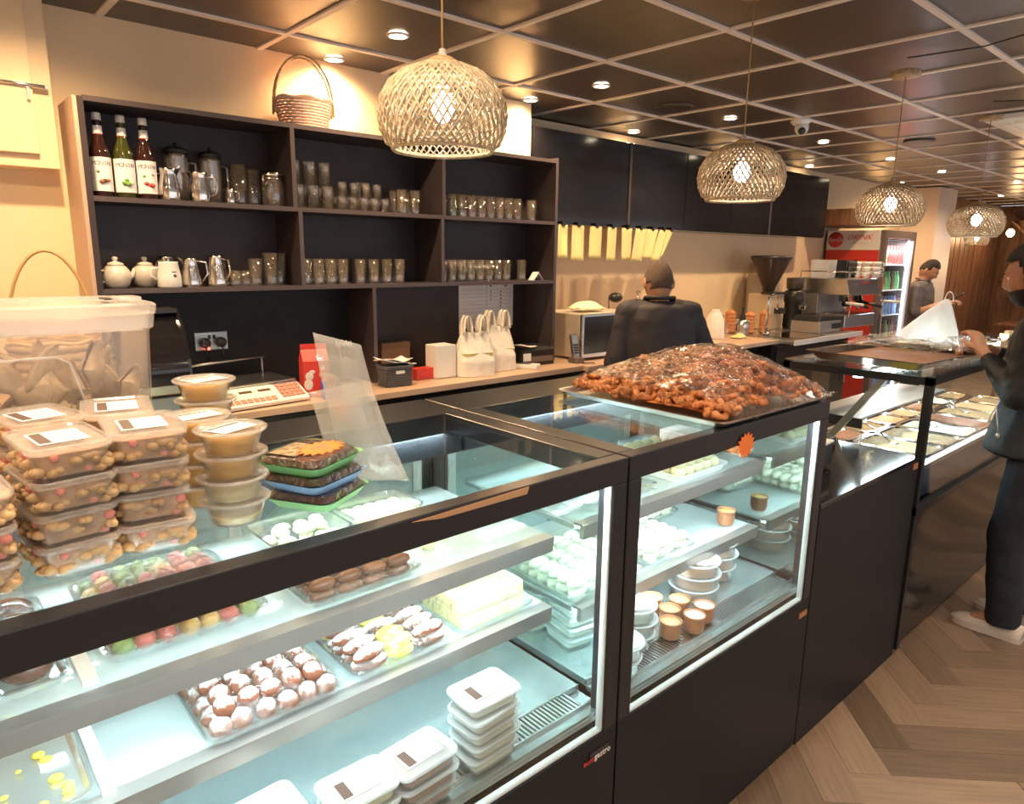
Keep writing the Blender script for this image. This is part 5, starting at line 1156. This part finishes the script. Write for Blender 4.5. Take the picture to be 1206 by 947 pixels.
for x in (.15,.40):
    g_ = MB().lathe([(.045,.24),(.045,.30),(.05,.30)], n=18, c=(x,.10,0)).build('group_head', M['chrome'], t)
    MB().tube([(x,.10,.225),(x,.0,.222),(x,-.12,.20)], [.032,.012,.014], 10).build('portafilter', M['blackpl'], t)
    MB().lathe([(.012,.16),(.012,.21)], n=8, c=(x,.09,0)).build('spout', M['chrome'], g_)
for x in (-.02,.58): MB().tube([(x,.02,.30),(x,-.05,.28),(x,-.04,.12)], .006, 8).build('steam_wand', M['chrome'], t)
MB().tube([(-.03,-.01,.24),(-.03,-.16,.23)], .012, 8).tube([(.60,-.02,.24),(.60,-.19,.235)], .012, 8).build('lever', M['white'], t)
MB().box(.2,.30,-.034,-.02,.40,.415).build('name_strip', M['redt'], t)
gr_ = MB()
for k in range(16): gr_.box(.03+k*.032,.04+k*.032,.02,.22,.130,.136)
gr_.build('drip_grate', M['chrome'], t)
MB().tube([(0,.0,.445),(0,.0,.50),(.56,.0,.50),(.56,.0,.445)], .006, 6).tube([(0,.44,.445),(0,.44,.50),(0,.0,.50)], .006, 6).build('cup_rail', M['chrome'], t)
MB().rring([(.17,.16,.02,.443,.15,.30),(.18,.17,.02,.60,.15,.30)]).build('white_tub', M['lidc'], label='clear white tub standing on top of the espresso machine', cat='tub', loc=(6.17,2.62,1.0425))
MB().rring([(.19,.17,.02,.443,.36,.22),(.20,.18,.02,.60,.36,.22)]).box(.26,.46,.125,.129,.47,.58).build('black_tub', M['blackgloss'], label='square black tub standing on top of the espresso machine', cat='tub', loc=(6.17,2.62,1.0425))
cup = thing('coffee_cup', 'x', 'cup', (0,0,0), 0, 'stacked white cups on the espresso machine')
MB().lathe([(.022,0),(.036,.03),(.04,.055),(.037,.055),(.02,.006)], n=14).build('cup_body', M['white'], cup)
MB().tube([(.038,0,.045),(.058,0,.04),(.056,0,.022),(.034,0,.018)], .004, 6).build('handle', M['white'], cup)
k = 0
for i in range(3):
    for j in range(3):
        c_ = cup if k == 0 else dup(cup)
        c_.location = (6.64+.0, 2.60+.085*j-.01, 1.485+.045*i); c_.rotation_euler = (0,0,rad(-60)); c_['label'] = 'white cup in the %s layer of the %s column on the espresso machine' % (['lowest','middle','top'][i], ['nearest','central','rear'][j]); k += 1
MB().lathe([(.06,0),(.075,.05),(.07,.09),(.06,.10)], n=18).build('white_bowl', M['white'], label='white bowl stack behind the second grinder', cat='bowl', loc=(5.98,3.26,1.48)) if False else None
MB().box(5.9,6.15,3.2,3.42,1.042,1.50).build('water_tank', mat('tank', (.55,.47,.38), .4), label='tall beige water tank behind the grinders', cat='tank', bevel=.006)
MB().lathe([(.06,0),(.07,.03),(.07,.10),(.062,.10)], n=18).build('white_bowl', M['white'], label='white bowls stacked on the beige water tank', cat='bowl', loc=(6.02,3.31,1.501))
# tap and orange jars
t = thing('mixer_tap', 'tall chrome swan-neck tap beside the orange jars', 'tap', (5.28, 2.86, 1.042))
MB().lathe([(.03,0),(.03,.02),(.018,.03),(.018,.06)], n=14).build('tap_base', M['chrome'], t)
MB().tube([(0,0,.05),(0,0,.26)]+[(.075-.075*cos(pi*i/10), 0, .26+.06*sin(pi*i/10)) for i in range(1,11)]+[(.15,0,.20)], .011, 10).build('spout', M['chrome'], t)
MB().tube([(-.02,0,.045),(-.06,-.02,.06)], .006, 8).build('lever', M['chrome'], t)
MB().rring([(.44,.30,.03,-.001,0,0),(.46,.32,.03,.002,0,0)]).build('sink_rim', M['chrome'], label='steel sink set in the worktop in front of the tap', cat='sink', loc=(5.45,2.70,1.041))
for i, (x, y, h, l) in enumerate([(5.30,3.02,.155,'left ribbed orange jar beside the tap'),(5.415,2.95,.17,'right ribbed orange jar beside the tap'),(5.20,3.14,.17,'ribbed orange jar at the back behind the steel caddy')]):
    pr = [(.03,0)]
    for k in range(6): z = h*k/6; pr += [(.042,z+.006),(.045,z+h/12),(.042,z+h/6-.003),(.039,z+h/6)]
    pr += [(.025,h+.008),(.012,h+.02)]
    MB().lathe(pr, n=18).build('ribbed_jar', M['clayr'], label=l, cat='jar', loc=(x, y, 1.042))
t = thing('utensil_caddy', 'ribbed steel caddy with a black bottle beside the orange jars', 'caddy', (5.12, 2.98, 1.042))
MB().lathe([(.045,0),(.052,.01),(.050,.05),(.053,.055),(.052,.12),(.048,.12),(.046,.01)], n=18).build('caddy_body', M['steel'], t)
MB().lathe([(.022,.02),(.026,.14),(.012,.17),(.010,.20),(.014,.225),(.004,.235)], n=14).build('black_bottle', M['blackpl'], t)
MB().tube([(-.05,0,.1),(-.085,0,.09),(-.08,0,.04),(-.05,0,.03)], .005, 6).build('handle', M['blackpl'], t)
t = thing('white_jug', 'white plastic jug right of the hand of the man in the dark shirt', 'jug', (4.72, 2.98, 1.042))
MB().lathe([(.07,0),(.075,.01),(.07,.14),(.045,.19),(.03,.21),(.034,.22)], n=18).build('jug_body', M['bag'], t)
MB().tube([(.06,0,.17),(.10,0,.15),(.10,0,.07),(.07,0,.05)], .008, 8).build('handle', M['mugw'], t)
for i, (x, y, h, l) in enumerate([(4.90,3.0,.13,'clear bottle between the white jug and the steel caddy, left one'),(4.98,3.08,.16,'clear bottle between the white jug and the steel caddy, tall one'),(5.03,2.93,.09,'short clear glass before the steel caddy')]):
    MB().lathe([(.03,0),(.034,.01),(.032,h*.6),(.014,h*.8),(.014,h),(.012,h)], n=14).build('glass_bottle', M['ware'], label=l, cat='bottle', loc=(x,y,1.042))
o = MB().grid(lambda u,v: (-.06+.12*u, -.04+.08*v, .006+.025*sin(pi*u)*sin(pi*v)+.006*sin(11*u)*sin(9*v)), 14, 12).build('sponge_cloth', M['glove'], label='yellow cloth lying by the short clear glass on the worktop', cat='cloth', loc=(4.88,2.86,1.042)); solid(o, .005)

# ================================================================ DRINKS FRIDGE
fxx, fy0, fy1, fz = 7.40, 2.83, 3.41, 1.935
t = thing('drinks_fridge', 'tall red drinks fridge with lit glass door beyond the coffee machine', 'fridge', (fxx, fy0, 0))
MB().box(.0, .03, .05, .58, .10, fz).box(.03,.80,.55,.58,.10,fz).box(.77,.80,.05,.55,.10,fz).box(.03,.77,.05,.55,fz-.04,fz).box(.03,.77,.05,.55,.10,.16).build('cabinet', M['greyd'], t)
MB().box(-.004, 0, .05, .58, .12, 1.74).build('red_side_panel', M['redp'], t)
hd = MB().box(-.004, 0, .05, .58, 1.742, fz).build('side_header', M['whitep'], t)
MB().lathe([(.078,-.004),(.078,0)], n=36, M=Matrix.Rotation(-pi/2,3,'Y'), c=(-.008,.49,1.845)).build('logo_disc', M['redt'], hd)
text('Coca-Cola', .053, M['whitep'], hd, (-.0105,.49,1.845), LEFTF, shear=.45, name='logo_lettering', sx=.78)
text('DRINK', .070, M['redt'], hd, (-.006,.255,1.865), LEFTF, shear=.35, name='lettering', sx=1.15)
text('REFRESH', .026, mat('faint grey print', (.60,.55,.52), .5), hd, (-.006,.24,1.805), LEFTF, shear=.35, name='lettering', sx=1.3)
# mosaic-like worn sticker along the front edge of the side panel
mb = MB(); rnd = random.Random(14)
for k in range(90):
    z = .9+rnd.random()*.62; y = .40+rnd.gauss(0,.04)+.05*sin(z*9); s = rnd.uniform(.006,.016); mb.box(-.0055,-.0042,y,y+s,z,z+s)
mb.build('printed_pattern', M['clay'], t, kind='stuff')
dr = MB().box(0,.06,-.0,.045,.16,fz).box(.74,.80,0,.045,.16,fz).box(.06,.74,0,.045,1.86,fz).box(.06,.74,0,.045,.16,.22).build('door_frame', M['greyd'], t)
MB().box(.06,.74,.015,.022,.22,1.86).build('door_glass', M['glass'], dr)
MB().box(.03,.045,-.035,0,.85,1.15).build('door_handle', M['steel'], dr, bevel=.004)
MB().box(.06,.10,.028,.04,.24,1.84).build('led_column', M['fridgeled'], t); MB().box(.70,.74,.028,.04,.24,1.84).build('led_column', M['fridgeled'], t)
area((.40,.05,1.84), .6, .05, 14, (.85,.9,1.0), (0,0,0), t)
MB().box(.035,.765,.52,.545,.17,1.89).build('liner', M['white'], t)
for k in range(6):
    z = .30+k*.26; sh_ = MB().box(.04,.76,.06,.52,z-.01,z).build('wire_shelf', M['white'], t)
cmat = [M['can1'],M['can2'],M['can3'],M['redt']]
cans = [M1(MB().lathe([(.026,0),(.030,.005),(.030,.12),(.012,.16),(.012,.185),(.014,.19)], n=12), 'drink_bottle', q) for q in cmat]
cn = ['green','blue','dark brown','red']
for k in range(6):
    for i in range(9): 
        q = [1,0,2,1,0,3][k] if i % 3 else (k+i) % 4
        o = link(bpy.data.objects.new('drink_bottle', cans[q])); o.location = (fxx+.08+i*.08, fy0+.12, .30+k*.26); props(o, cn[q]+' drink bottle on the %s shelf of the drinks fridge' % ['lowest','second','third','fourth','fifth','top'][k], 'bottle', cn[q]+' bottles, %s fridge shelf' % ['lowest','second','third','fourth','fifth','top'][k])
# ================================================================ FAR SEATING
def chair(x, y, rz, lab):
    t = thing('tub_chair', lab, 'chair', (x, y, 0), rz, 'cream chairs in the far seating area')
    MB().rring([(.46,.46,.08,.38,0,0),(.48,.48,.09,.44,0,0),(.44,.44,.08,.47,0,0)]).build('seat', M['cream2'], t)
    MB().grid(lambda u,v: ((.25+.03*v)*cos(pi*u), (.25+.03*v)*sin(pi*u), .42+.36*v*(.75+.25*sin(pi*u))), 16, 5).build('backrest', M['cream2'], t).modifiers.new('s','SOLIDIFY').thickness = .04
    for a in (.6,2.5,3.8,5.6): MB().tube([(.17*cos(a),.17*sin(a),.38),(.2*cos(a),.2*sin(a),.0)], .014, 8).build('leg', M['wood'], t)
chair(9.6, 2.15, .3, 'cream tub chair in the far seating area, nearest the beige pier'); chair(10.6, 2.2, -.2, 'cream tub chair in the far seating area, middle one'); chair(11.4, 1.9, .6, 'cream tub chair in the far seating area, farthest')
for x, y, l in ((10.1,1.75,'dark dining table in the far seating area, nearer one'),(12.4,2.6,'dark dining table in the far seating area, farther one')):
    t = thing('dining_table', l, 'table', (x, y, 0)); MB().box(-.4,.4,-.35,.35,.73,.76).build('tabletop', M['wood'], t, bevel=.005)
    MB().lathe([(.2,0),(.2,.02),(.03,.04),(.03,.73)], n=14).build('pedestal', M['blackpl'], t)
# curtain swags and little bulbs at the far wall
for k in range(3):
    t = thing('curtain', ['brown gathered curtain on the far wall, left one','brown gathered curtain on the far wall, middle one','brown gathered curtain on the far wall, right one'][k], 'curtain', (12.9, 2.9-k*.75, 1.35), 0, 'curtains on the far wall')
    o = MB().grid(lambda u,v: (.04*sin(26*u), -.3+.6*u*(1-.55*sin(pi*v)), .9*(1-v)), 40, 10).build('curtain_cloth', M['curtain'], t); solid(o, .004)
    MB().tube([(0,-.05,.45),(.03,.0,.43),(0,.12,.45)], .015, 8).build('tieback', M['wicker'], t)
for i, (x, y, z) in enumerate([(10.9,2.55,1.70),(11.6,2.55,1.62),(12.3,3.0,2.05)]):
    t = thing('hanging_bulb', ['warm bare hanging bulb left of the head of the man in the black jacket','second warm bare hanging bulb right beside the head of the man in the black jacket','small warm hanging bulb high before the far curtains'][i], 'lamp', (x, y, z), 0, 'bare bulbs over the far tables')
    MB().ball((0,0,0),.05,14,10,(1,1,1.15)).build('bulb', M['bulbw'], t); MB().lathe([(.016,.05),(.018,.10),(.004,.11)], n=10).build('lamp_holder', M['blackpl'], t)
    MB().tube([(0,0,.10),(0,0,CZ-z-.008)], .003, 6).build('cord', M['blackpl'], t); point((x,y,z-.08), 5, (1,.6,.3))
# ================================================================ PEOPLE
def cap(mb, p0, p1, r0, r1, n=14):
    p0, p1 = Vector(p0), Vector(p1); mb.tube([p0, p0.lerp(p1,.5), p1], [r0, (r0+r1)/2, r1], n); mb.ball(p0, r0*.995, 14, 10); mb.ball(p1, r1*.995, 14, 10)
def loft(mb, secs, n=24):
    vs = []
    for (cx, cy, cz, rx, ry) in secs:
        for i in range(n): a = 2*pi*i/n; vs.append((cx+rx*cos(a), cy+ry*sin(a), cz))
    fs = [(k*n+i, k*n+(i+1)%n, (k+1)*n+(i+1)%n, (k+1)*n+i) for k in range(len(secs)-1) for i in range(n)]
    fs.append(tuple(range(n-1,-1,-1))); fs.append(tuple((len(secs)-1)*n+i for i in range(n))); mb.add(vs, fs, True)
def remesh(o, v=.008, sm=3):
    r = o.modifiers.new('skin', 'REMESH'); r.mode = 'VOXEL'; r.voxel_size = v; r.use_smooth_shade = True
    s = o.modifiers.new('smooth', 'SMOOTH'); s.factor = .6; s.iterations = sm; return o
TEX = bpy.data.textures.new('cloth creases', 'CLOUDS'); TEX.noise_scale = .11; TEX.noise_depth = 2
def crease(o, s):
    d = o.modifiers.new('creases', 'DISPLACE'); d.texture = TEX; d.strength = s; d.mid_level = .5; d.texture_coords = 'LOCAL'; return o
def head_pts(T, grow=0.0, zmin=-9, fn=None):
    nu, nv = 44, 32; vs = []
    for j in range(nv+1):
        ph = pi*j/nv
        for i in range(nu):
            a = 2*pi*i/nu; x, y, z = sin(ph)*cos(a), sin(ph)*sin(a), -cos(ph)
            k = 1-.30*max(0,-z)**1.6; X = .074*x*k; Y = .094*y*(1-.12*max(0,-z)) + (.012*max(0,-z) if y > -.2 else 0); Z = .116*z
            if y > 0:
                Y += .024*math.exp(-(X/.011)**2-((Z+.018)/.020)**2) + .010*math.exp(-(X/.008)**2-((Z-.012)/.022)**2)   # nose
                Y -= .008*(math.exp(-((abs(X)-.030)/.014)**2-((Z-.010)/.012)**2))                                     # eye sockets
                Y += .006*math.exp(-(X/.045)**2-((Z-.034)/.010)**2)                                                   # brow
                Y += .006*math.exp(-(X/.020)**2-((Z+.056)/.008)**2) - .004*math.exp(-(X/.022)**2-((Z+.046)/.004)**2)  # lips
                Y += .008*math.exp(-(X/.022)**2-((Z+.092)/.014)**2)                                                   # chin
            p = Vector((X, Y, Z))*(1+grow); vs.append(p)
    return vs, nu, nv
def hand(mb, wrist, T, curl=.5, side=1, s=1.0):
    """T: matrix whose +Y is the finger direction, +Z the back of the hand"""
    W_ = Vector(wrist)
    def P(x, y, z): return W_ + T @ Vector((x*side*s, y*s, z*s))
    mb.tube([P(0,-.02,0), P(0,.03,0), P(0,.085,0)], [.027*s,.036*s,.036*s], 12, flat=.45)
    for k, (x, L) in enumerate(((-.027,.068),(-.009,.078),(.009,.072),(.026,.056))):
        p = P(x,.085,0); a = curl*.5; q = [p]
        cur = Vector((x,.085,0))
        for seg in range(3):
            d = Vector((0, cos(a), -sin(a)))*(L*(.44,.32,.24)[seg]); cur = cur+d; q.append(P(*cur)); a += curl*.7
        mb.tube(q, [.0092*s,.0088*s,.008*s,.0068*s], 8); mb.ball(q[-1], .0068*s, 8, 6)
    q = [P(-.020,.012,-.004), P(-.046,.040,-.012), P(-.050,.066,-.020), P(-.044,.086,-.026)]
    mb.tube(q, [.012*s,.011*s,.0095*s,.0075*s], 8); mb.ball(q[-1], .0075*s, 8, 6)
def person(lab, loc, az, P, shirt, trousers, hairm, skin, hair_long=0.0, beard=False, bald_h=0, shoes=True, vox=.008):
    t = thing('person', lab, 'person', loc, -az)
    b = MB()
    loft(b, [(0,P['py'],.84,.155,.115),(0,P['py'],.93,.165,.120),(0,P['wy'],1.05,.145,.108),(0,P['cy'],1.22,.165,.118),(0,P['cy'],1.33,.165,.105),(0,P['cy'],1.395,.12,.085),(0,P['cy'],1.42,.06,.06)])
    HC = Vector(P['head']); neck = Vector((0,P['cy'],1.38))
    cap(b, neck, HC+Vector((0,-.02,-.05)), .058, .055)
    for s in (-1, 1):
        S, E, Wr = [Vector(q) for q in P['armR' if s > 0 else 'armL']]
        cap(b, (S.x*.5,S.y,S.z-.01), S, .07, .055); cap(b, S, E, .050, .040); cap(b, E, Wr, .040, .026)
        if P.get('handR' if s > 0 else 'handL') is not None: hand(b, Wr, P['handR' if s > 0 else 'handL'], P.get('curl',.6), -s)
        Hp, Kn, An = [Vector(q) for q in P['legR' if s > 0 else 'legL']]
        cap(b, Hp, Kn, .085, .058); cap(b, Kn, An, .055, .036); cap(b, An, An+Vector((0,.10,-.045)), .034, .026)
    RH_ = Matrix.Rotation(P.get('turn',0), 3, 'Z') @ Matrix.Rotation(-P.get('nod',0), 3, 'X')
    vs, nu, nv = head_pts(None)
    fs = [(j*nu+i, j*nu+(i+1)%nu, (j+1)*nu+(i+1)%nu, (j+1)*nu+i) for j in range(nv) for i in range(nu)]
    b.add([HC + RH_ @ v for v in vs], fs, True)
    for s in (-1, 1): b.ball(HC + RH_ @ Vector((s*.076,-.008,-.004)), .026, 12, 9, (.35,.62,1.15), RH_)
    remesh(b.build('body', skin, t), vox*.75, 2)
    # eyes, brows
    for s in (-1, 1):
        e = MB().ball(HC + RH_ @ Vector((s*.029,.0735,.009)), .0105, 12, 8).build('eye', M['white'], t)
        MB().ball(HC + RH_ @ Vector((s*.029,.0815,.009)), .0048, 10, 6).build('iris', M['hair'], e)
        MB().tube([HC + RH_ @ Vector((s*q,.0935-abs(q-.03)*.35,.029+.004*sin((q-.012)*80))) for q in (.012,.024,.036,.048)], .0035, 6, flat=.6).build('eyebrow', hairm, t)
    MB().tube([HC + RH_ @ Vector((q,.0945-abs(q)*.4,-.051)) for q in (-.022,-.01,0,.01,.022)], .0035, 6, flat=.6).build('lips', mat('lips', (.36,.14,.10), .5), t)
    # hair cap: upper/back part of the head, slightly proud
    g = .035+hair_long; vs, nu, nv = head_pts(None, g); keep = []
    ok = [(v.z > .062 - .0*v.y) or (v.y < .028 and v.z > -.046+max(0,v.y)*1.2-(.0 if abs(v.x) < .06 else -.03)) for v in vs]
    fs2 = [f for f in fs if all(ok[i] for i in f)]
    h = MB(); top = hair_long
    h.add([HC + RH_ @ (Vector((v.x, v.y, v.z + (top*.35*max(0,v.z)/.1 if v.z > .05 else 0)))) for v in vs], fs2, True)
    o = h.build('hair', hairm, t); solid(o, .006, -1)
    if beard:
        vs, nu, nv = head_pts(None, .055)
        okb = [(v.z < -.036 and v.y > -.012 and not (abs(v.x) < .022 and -.062 < v.z < -.040)) or (v.z < .01 and -.02 < v.y < .02 and abs(v.x) > .05) for v in vs]
        o = MB().add([HC + RH_ @ v for v in vs], [f for f in fs if all(okb[i] for i in f)], True).build('beard', hairm, t); solid(o, .008, -1)
    # shirt
    c = MB(); g = P.get('loose', .018)
    loft(c, [(0,P['hy'],P['hem'],.165+g*1.6,.125+g*1.6),(0,P['hy'],P['hem']+.06,.165+g*1.3,.122+g*1.3),(0,P['wy'],1.05,.150+g,.115+g),(0,P['cy'],1.22,.172+g,.122+g),(0,P['cy'],1.33,.172+g,.11+g),(0,P['cy'],1.400,.125+g,.088+g),(0,P['cy'],1.425,.068,.066)])
    for s in (-1, 1):
        S, E, Wr = [Vector(q) for q in P['armR' if s > 0 else 'armL']]
        cap(c, (S.x*.5,S.y,S.z-.01), S, .078+g*.3, .064+g*.3); cap(c, S, E, .056+g*.5, .048+g*.5)
        if P.get('sleeve', 1) == 1: q = Wr.lerp(E, .20); cap(c, E, q, .048+g*.4, .034+g*.1)
    crease(remesh(c.build('shirt', shirt, t, label=P.get('shirt_label')), .009, 4), .020)
    cl = MB().tube([(.070*cos(a)*1.0, P['cy']+.004+.068*sin(a), 1.432+(.012 if sin(a) < 0 else -.004)) for a in [2*pi*i/28 for i in range(28)]], .017, 8, closed=True, flat=.55).build('collar', shirt, t)
    tr = MB()
    loft(tr, [(0,P['py'],.80,.165,.125),(0,P['py'],.95,.168,.126),(0,P['wy'],1.02,.155,.118)])
    for s in (-1, 1):
        Hp, Kn, An = [Vector(q) for q in P['legR' if s > 0 else 'legL']]
        cap(tr, Hp, Kn, .098, .078); tr.tube([Kn, Kn.lerp(An,.5), An+Vector((0,-.005,-.035))], [.078,.073,.069], 16)
    crease(remesh(tr.build('trousers', trousers, t), .010, 4), .016)
    if shoes:
        for s in (-1, 1):
            An = Vector(P['legR' if s > 0 else 'legL'][2]); x = An.x; y = An.y
            sh = MB(); n = 20; secs = []
            prof = [(-.085,.028,.078),(-.06,.036,.082),(-.02,.037,.088),(.02,.038,.090),(.06,.043,.070),(.10,.047,.056),(.14,.045,.050),(.175,.034,.040),(.195,.014,.028)]
            vs = []
            for (yy, w_, h_) in prof:
                for i in range(n): a = 2*pi*i/n; vs.append((x+w_*cos(a)*(1 if sin(a) < .3 else .82), y+yy, .022+ (h_-.022)*max(0,sin(a))**.8 - .004*max(0,-sin(a))))
            fs3 = [(k*n+i, k*n+(i+1)%n, (k+1)*n+(i+1)%n, (k+1)*n+i) for k in range(len(prof)-1) for i in range(n)] + [tuple(range(n)), tuple((len(prof)-1)*n+i for i in range(n))]
            sh.add(vs, fs3, True); so = sh.build('shoe', M['shoe'], t)
            o2 = MB(); pl = [(x+w_*1.10, y+yy) for (yy, w_, h_) in prof] + [(x-w_*1.10, y+yy) for (yy, w_, h_) in reversed(prof)]
            o2.prism(pl, .0, .026, 'z').build('sole', M['sole'], so)
            lc = MB()
            for k in range(5): lc.tube([(x-.022, y+.02+k*.02, .085-k*.007), (x, y+.024+k*.02, .093-k*.0075), (x+.022, y+.02+k*.02, .085-k*.007)], .0028, 5)
            lc.tube([(x,y+.02,.092),(x+.03,y-.0,.085),(x+.035,y+.03,.078)], .0025, 5).build('laces', M['white'], so)
    return t
Rx = lambda a: Matrix.Rotation(a, 3, 'X'); Rz = lambda a: Matrix.Rotation(a, 3, 'Z')
# man working at the back counter, seen from behind
P1 = dict(py=-.02, wy=-.01, cy=0, hy=-.01, hem=.80, head=(0,.035,1.515), nod=rad(16), turn=rad(0), loose=.020,
    armL=((-.165,0,1.36),(-.225,-.03,1.09),(-.17,.20,1.06)), armR=((.165,0,1.36),(.275,.05,1.15),(.24,.28,1.11)), curl=.7,
    handL=Rz(rad(-20)), handR=Rz(rad(15)),
    legL=((-.09,-.02,.86),(-.10,0,.46),(-.10,-.03,.07)), legR=((.09,-.02,.86),(.10,0,.46),(.10,-.03,.07)))
person('man in a dark charcoal shirt working at the back counter, seen from behind', (3.01,2.24,0), rad(40), P1, M['shirt'], M['jeans'], M['hairg'], M['skin'])
# man in the black jacket at the hot case
P2 = dict(py=-.02, wy=.01, cy=.02, hy=.025, hem=.83, head=(0,.125,1.585), nod=rad(14), turn=rad(4), loose=.034, shirt_label='loose black zip jacket',
    armL=((-.205,.02,1.38),(-.235,.045,1.11),(-.10,.235,1.255)), armR=((.205,.02,1.38),(.26,.06,1.12),(.09,.27,1.25)), curl=1.0,
    handL=Rz(rad(-30)) @ Rx(rad(55)), handR=Rz(rad(35)) @ Rx(rad(10)),
    legL=((-.10,-.02,.84),(-.11,.03,.46),(-.11,.0,.09)), legR=((.10,-.02,.84),(.12,.02,.46),(.12,-.02,.09)))
mr = person('bearded man in a black jacket and white trainers standing at the hot food case', (3.66,.665,0), rad(3), P2, M['jacket'], M['jeans'], M['hair'], M['skin'], hair_long=.05, beard=True)
MB().tube([(-.20,.085,1.15),(-.205,.145,.98),(-.205,.10,.93)], .003, 5).tube([(-.205,.10,.93),(-.21,.12,1.04)], .003, 5).ball((-.205,.10,.92), .009, 8, 6, (1,1,1.5)).build('drawcord', M['steel'], mr)
# man with phone beyond the fridge
P3 = dict(py=0, wy=0, cy=0, hy=0, hem=.85, head=(0,.05,1.535), nod=rad(34), loose=.014, sleeve=0, curl=1.0,
    armL=((-.175,0,1.34),(-.215,.03,1.08),(-.05,.27,1.19)), armR=((.175,0,1.34),(.215,.03,1.08),(.05,.27,1.19)),
    handL=Rz(rad(-10)) @ Rx(rad(15)), handR=Rz(rad(10)) @ Rx(rad(15)),
    legL=((-.09,0,.86),(-.10,.02,.46),(-.10,0,.07)), legR=((.09,0,.86),(.10,.02,.46),(.10,0,.07)))
person('man in a grey t-shirt looking down at his phone beyond the drinks fridge', (8.75,2.90,0), rad(178), P3, M['grey tee'], M['jeans'], M['hair'], M['skin'], hair_long=.03)
MB().box(-.04,.04,-.005,.005,-.075,.075, Rx(rad(55))).build('phone', M['blackpl'], label='dark phone held by the man in the grey t-shirt', cat='phone', loc=(8.75,2.535,1.26), bevel=.003)
